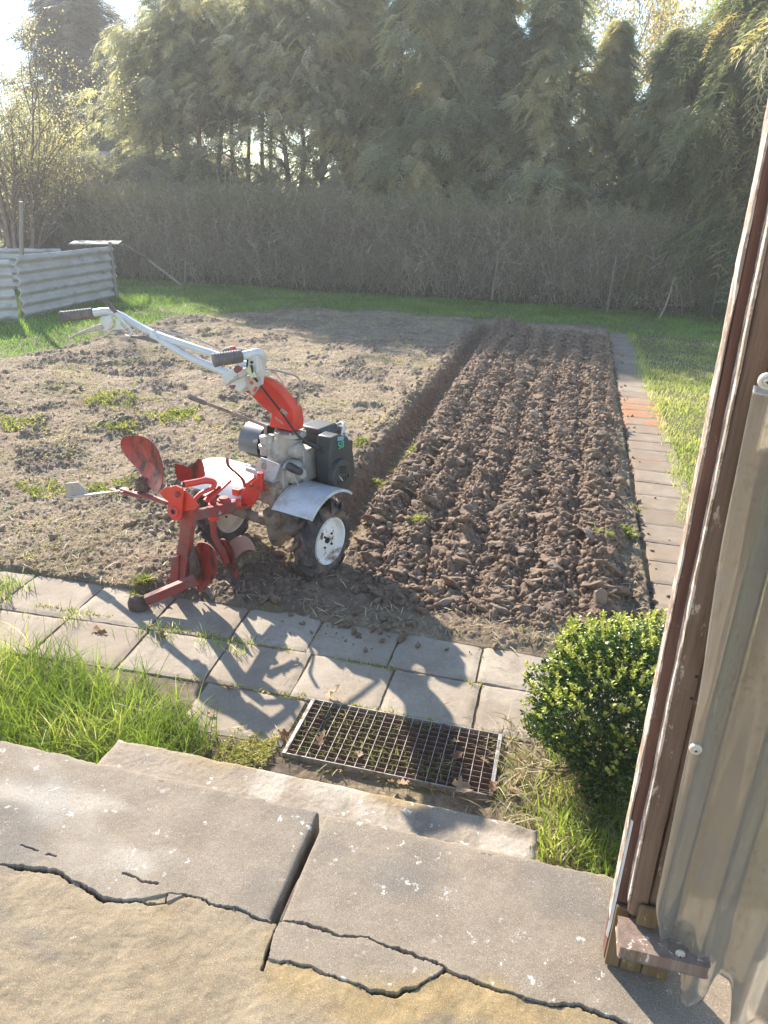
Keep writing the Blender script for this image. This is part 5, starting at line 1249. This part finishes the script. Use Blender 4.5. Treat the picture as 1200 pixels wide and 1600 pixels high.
# ---------------------------------------------------------------- grass
def blades(x, y, z, h, wd, lean, seed=0, droop=1.0, segs=4, vbase=None):
    r = np.random.default_rng(seed); n = len(x); a = r.random(n)*6.283; L = h*r.uniform(.55,1.15,n); ln = np.abs(r.normal(lean,.25,n)); ww = wd*r.uniform(.7,1.3,n)
    ts = np.linspace(0,1,segs+1); V = np.empty((n,(segs+1)*2,3)); fx, fy = np.cos(a), np.sin(a); tw = r.random(n)*6.28
    for i, t in enumerate(ts):
        out_ = L*ln*(.35*t+.65*droop*t*t); up = L*(t-.35*ln*t*t)
        w_ = ww*(1-t**2.2)*.5+.0002; sx_, sy_ = np.cos(tw+t*.7)*w_, np.sin(tw+t*.7)*w_
        cx_ = x+fx*out_; cy_ = y+fy*out_; cz_ = z+up
        V[:,2*i] = np.stack([cx_-sx_, cy_-sy_, cz_],1); V[:,2*i+1] = np.stack([cx_+sx_, cy_+sy_, cz_],1)
    f = np.array([(2*i,2*i+1,2*i+3,2*i+2) for i in range(segs)]); k = (segs+1)*2
    v = r.random(n) if vbase is None else np.clip(vbase+.35*(r.random(n)-.5),0,1)
    return V.reshape(-1,3), (f[None]+(np.arange(n)*k)[:,None,None]).reshape(-1,4), np.repeat(v,k)
M_lush = leafmat('lush_grass', [(0,(.08,.12,.02)),(.45,(.17,.25,.04)),(.75,(.27,.33,.07)),(.88,(.45,.43,.2)),(1,(.62,.56,.4))], .5, .4, .4, 1.5)
M_lawn = leafmat('pale_lawn_grass', [(0,(0.156,0.208,0.052)),(.5,(0.312,0.364,0.104)),(.8,(0.468,0.481,0.182)),(1,(0.676,0.611,0.338))], .5, .5, .3, 1.4)
M_back = leafmat('shaded_grass', [(0,(0.096,0.176,0.040)),(.6,(0.192,0.320,0.072)),(.9,(0.320,0.416,0.112)),(1,(0.544,0.512,0.256))], .5, .5, .3, 1.5)
M_straw = leafmat('dry_straw', [(0,(.25,.19,.11)),(.6,(.45,.37,.24)),(1,(.62,.54,.38))], .25, .7, .2)
def grass_obj(name, parts, mt, lbl, cat='grass'):
    Vs = []; Fs = []; As = []; b = 0
    for V, Fq, A in parts: Vs.append(V); Fs.append(Fq+b); As.append(A); b += len(V)
    return tag(mesh_obj(name, np.concatenate(Vs), np.concatenate(Fs), mt, attrs={'v': np.concatenate(As)}), lbl, cat, kind='stuff')
# long tuft between landing and paving at the left
def tuftmask(x, y): return sstep(.05,-.05, x+1.27+.12*fbm(y*6,x*2,3,601)-.5*np.clip(y-2.35,0,1)**1.0*0+.7*np.clip(y-2.45,0,1))*sstep(2.52,2.36,y+.2*fbm(x*3,y*3,3,602)+.12*(x+2.2))
x, y = pick(20000, -4.4, -1.1, 1.6, 2.9, tuftmask); z = np.full(len(x), -.02)
pts_ = [blades(x, y, z, .17+.14*vn(x*3,y*3,33), .0042, .6, 1, vbase=.05+.9*vn(x*5,y*5,3))]
x, y = pick(2600, -3.4, -2.35, 2.75, 3.1, lambda x,y: (fbm(x*4,y*4,2,7)>-.05)*sstep(-2.72,-2.85,x)*.5); pts_.append(blades(x, y, x*0, .09, .004, .5, 2))
x, y = pick(700, -2.6, -1.35, 2.78, 2.95, lambda x,y: x*0+.6*(fbm(x*6,y*6,2,8)>0)); pts_.append(blades(x, y, x*0, .07, .003, .6, 3))
grass_obj('tall_grass', pts_, M_lush, 'long bright green grass between the landing and the paving at the left')
def rmask(x, y): return sstep(.0,.06,x-.09+.06*fbm(y*9,x*3,3,603)-.14*(y<1.95))*sstep(2.7,2.5,y)*(1-.75*np.exp(-((x-.33)/.2)**2-((y-2.42)/.2)**2))*np.where(y>2.1,.8,1)
x, y = pick(9000, -.1, 1.5, 1.6, 2.75, rmask)
pts_ = [blades(x, y, x*0-.02, .15, .0048, .45, 4, vbase=.1+.7*vn(x*6,y*6,5))]
x, y = pick(500, -.06, .12, 1.95, 2.5, lambda x,y: x*0+.5); pts_.append(blades(x, y, x*0-.02, .08, .003, .6, 5))
x, y = pick(1900, -.08, 1.2, 1.9, 2.72, lambda x,y: np.where(y>2.0,.9,.2)); litter = blades(x, y, x*0-.012, .09, .005, 1.3, 19)
grass_obj('tall_grass', pts_, M_lush, 'bright green grass growing under the box bush beside the step')
# lawn at the right, sunny near part and shaded far strip
def lawnmask(x, y): return sstep(.0,.1, x-.9+.11*fbm(y*4,x*2,3,604))
x, y = pick(120000, .85, 6.5, 3.0, 14.5, lawnmask, 1.25)
d = .5+.5*fbm(x*1.2,y*1.2,4,605); hh = .05+.035*vn(x*3,y*3,6)+.05*np.exp(-((x-1.02)/.08)**2)
grass_obj('lawn', [blades(x, y, x*0-.02, hh, .0042+.0004*y, .5, 6, segs=3, vbase=.25+.75*d)], M_lawn, 'short pale green lawn along the right of the garden path')
def backmask(x, y): return (1-soil_edge(x,y))*sstep(17.3,17.0,y)*(x < np.where(y < 13.8, -5.4, 9))
x, y = pick(170000, -12, 6.5, 7.0, 17.2, backmask, .9)
hh = .09+.07*vn(x*1.5,y*1.5,8)
grass_obj('far_grass', [blades(x, y, x*0-.03, hh, .013, .5, 7, segs=3, vbase=.55*vn(x*2,y*2,9)+.15)], M_back, 'green grass strip in front of the hedge and round the bin')
x, y = pick(2600, 3.0, 5.5, 14.4, 16.6, lambda x,y: np.exp(-((x-4.0)/1.1)**2-((y-15.5)/.8)**2))
grass_obj('dry_grass', [blades(x, y, x*0, .4, .012, .8, 8)], M_straw, 'clump of dead dry grass at the foot of the hedge on the right')
# weeds, moss cushions and straw on the plot
x, y = pick(60000, -6.8, .6, 3.25, 14.4, lambda x,y: soil_edge(x,y)*(1-bed_mask(x,y))*sstep(.18,.42,fbm(x*1.6+4,y*1.6,4,606))*(.3+.7*sstep(-1.0,-1.9,x)), 1.3)
pw = [blades(x, y, gz(x,y)-.004, .028, .009, .9, 9, segs=2, vbase=.45+.45*vn(x*4,y*4,10))]
for cx_, cy_, n_, r_ in ((on_z(270,775,0).x-.0,on_z(628,720).y,220,.07),)+tuple((on_z(*q).x,on_z(*q).y,260,rr_) for q,rr_ in (((180,632),.32),((165,628),.25),((270,652),.3),((290,645),.2),((190,672),.2),((15,665),.3),((640,718),.12),((600,738),.1),((565,700),.13),((225,925),.05),((980,840),.07),((650,835),.05),((940,865),.05),((1000,800),.06),((180,770),.2),((60,770),.2))):
    n_ = int(n_*2.2)
    a_ = rng.random(n_)*6.28; q_ = np.sqrt(rng.random(n_))*r_; q_ = q_*(.35+1.1*vn(a_*1.1+cx_*9,a_*0+cy_*7,620)); x_ = cx_+np.cos(a_)*q_; y_ = cy_+np.sin(a_)*q_*.8; k_ = rng.random(n_) < sstep(-.35,.15,fbm(x_*14,y_*14,3,621)); x_, y_ = x_[k_], y_[k_]; n_ = len(x_); pw.append(blades(x_, y_, gz(x_,y_)-.004+.02*(r_>.24), .05, .013, .9, 10, segs=2, vbase=.3+.5*rng.random(n_)))
for (xa_,ya_,xb_,yb_,n_) in ((-3.2,2.93,-.2,2.91,900),(-1.6,2.57,-.9,2.57,120),(-1.0,2.59,0,2.575,260),(-1.3,3.33,.4,3.33,700),(-1.5,2.08,-.95,2.2,2500)):
    u_ = rng.random(n_); k_ = vn(u_*18,u_*0,n_)>.45; u_ = u_[k_]; x_ = xa_+(xb_-xa_)*u_; y_ = ya_+(yb_-ya_)*u_+rng.normal(0,.008 if n_ != 2500 else .06,len(u_)); pw.append(blades(x_, y_, x_*0-.006, .025, .006, .9, 12, segs=2, vbase=.5+.5*rng.random(len(u_))))
n_ = 7000; x_ = rng.uniform(-.9,-.09,n_); y_ = rng.uniform(2.22,2.55,n_); k_ = (fbm(x_*7,y_*7,2,611)+.9*(x_<-.6)-.25)>0; x_,y_ = x_[k_],y_[k_]; pw.append(blades(x_,y_,x_*0-.06,.085,.009,.8,13,segs=3))
M_weed = leafmat('weeds', [(0,(.09,.13,.03)),(.5,(.22,.25,.06)),(.8,(.4,.38,.11)),(1,(.52,.45,.22))], .45, .5, .3, 1.4)
grass_obj('weeds', pw, M_weed, 'small weeds and moss cushions on the rough plot, in the joints and through the grate', 'weeds')
x, y = pick(15000, -6.8, .6, 3.2, 14, lambda x,y: soil_edge(x,y)*(1-.93*bed_mask(x,y)), 1.35)
n_ = len(x); V, Fq, A = scatter([(np.array([(-.5,-.03,0),(.0,-.04,.06),(.5,-.02,0),(.5,.02,0),(0,.04,.06),(-.5,.03,0)]), np.array([(0,1,4,5),(1,2,3,4)]))], np.stack([x,y,gz(x,y)+.008],1), rng.uniform(.02,.09,n_), np.stack([rng.normal(0,.3,n_),rng.normal(0,.25,n_),rng.random(n_)*6.28],1))
x, y = pick(1500, -1.6, .9, 1.93, 3.3, lambda x,y: ((y<2.25)|(x>0))*.5+.12); V_b, F_b, A_b = scatter([(np.array([(-.5,-.03,0),(.0,-.04,.06),(.5,-.02,0),(.5,.02,0),(0,.04,.06),(-.5,.03,0)]), np.array([(0,1,4,5),(1,2,3,4)]))], np.stack([x,y,np.where(y>2.57,.005,.0)],1), rng.uniform(.01,.05,len(x)), np.stack([rng.normal(0,.3,len(x)),rng.normal(0,.25,len(x)),rng.random(len(x))*6.28],1))
x, y = pick(150000, -6.8, .6, 3.22, 14.2, lambda x,y: soil_edge(x,y)*(1-bed_mask(x,y))*(1-np.exp(-((x+1.6)/.25)**2))*sstep(.0,.22,fbm(x*1.4+9,y*1.4,6,616,.75))*(1-.8*sstep(.05,.3,fbm(x*2.0,y*2.0,4,44))), 1.3)
mat_ = blades(x, y, gz(x,y)-.003, .032, .005, 1.25, 18, segs=2, vbase=.25+.6*vn(x*6,y*6,19))
grass_obj('dry_stalks', [mat_, litter,(V,Fq,A),(V_b,F_b,A_b)], M_straw, 'dry straw stalks scattered over the rough soil', 'straw')

# ---------------------------------------------------------------- fallen leaves one could pick up
M_dry = leafmat('dead_leaf', [(0,(.2,.1,.055)),(.5,(.34,.2,.12)),(1,(.5,.38,.27))], .3, .6, .2)
def dead_leaf_mesh(seed):
    r = np.random.default_rng(seed); n = 14; V = [(0,0,.006)]; 
    for k in range(n):
        a = 2*math.pi*k/n; rad = (.55+.45*abs(math.cos(a*2.5)))*(1+.15*r.random()); V.append((math.cos(a)*rad, math.sin(a)*rad*.72, .35*rad*rad*(.6+1.3*r.random())*(1 if k%2 else .15)))
    V.append((-1.5,.1,.05)); V.append((-1.5,.16,.05)); Fc = [(0,1+k,1+(k+1)%n) for k in range(n)]+[(8,n+1,n+2)]
    return np.array(V), Fc
LM = [dead_leaf_mesh(k) for k in range(5)]
lfs = [((320,1085),.0,'curled pale brown leaf'),]
spots = [((522,1083),.022,.045,'pale curled leaf lying on the slab just behind the grate','a'),((720,1232),.022,.05,'big pale curled leaf on the near right corner of the grate','a'),
 ((500,1158),.015,0,'',0),((560,1180),.01,0,'',0),((610,1222),.012,0,'',0),((630,1225),.012,0,'',0),((712,1160),.01,0,'',0),((714,1182),.01,0,'',0),((757,1190),.01,0,'',0),((770,1230),.01,0,'',0),((505,1150),.01,0,'',0),((808,1215),.0,0,'',0),((822,1190),.0,0,'',0),((800,1235),.0,0,'',0),((790,1245),0,0,'',0),((840,1205),0,0,'',0),
 ((253,995),.0,0,'',0),((150,985),0,0,'',0),((160,990),0,0,'',0),((330,1115),.0,0,'',0),((358,1075),.0,0,'',0),((445,1150),0,0,'',0),((280,1160),0,0,'',0),((95,1115),.03,0,'',0),((75,1070),.05,0,'',0),((540,925),0,0,'',0)]
for k, ((px,py),z_,s_,lb,_q) in enumerate(spots):
    V, Fc = LM[k%5]; p = on_z(px,py,z_); sz = s_ or random.uniform(.018,.032)
    o = mesh_obj('dead_leaf', V*(sz if s_ == 0 else s_), Fc, M_dry, attrs={'v': np.full(len(V), .85 if s_ else random.random())}, loc=(p.x,p.y,z_+.004)); o.rotation_euler = (random.uniform(-.7,.7),random.uniform(-.7,.7),random.random()*6.28)
    tag(o, lb or 'small dry curled brown leaf fallen near the grate or in the grass', 'leaf', 'fallen leaves' if s_ else 'small fallen leaves')

# ---------------------------------------------------------------- haze: thin volume added to imitate veiling glare
HZ = .0029
if HZ:
    hm = bpy.data.materials.new('veil'); hm.use_nodes = True; t_ = hm.node_tree; t_.nodes.remove(t_.nodes['Principled BSDF'])
    v_ = t_.nodes.new('ShaderNodeVolumePrincipled'); v_.inputs['Color'].default_value = (.95,.95,.95,1); v_.inputs['Density'].default_value = HZ; v_.inputs['Anisotropy'].default_value = .25
    t_.links.new(v_.outputs[0], t_.nodes['Material Output'].inputs['Volume'])
    hz = MB().box((0,19,5.4),(70,58,13.8)).build('veil', hm); tag(hz, kind='stuff')
    hz['label'] = 'thin added haze filling the garden air'; hz['category'] = 'veil'
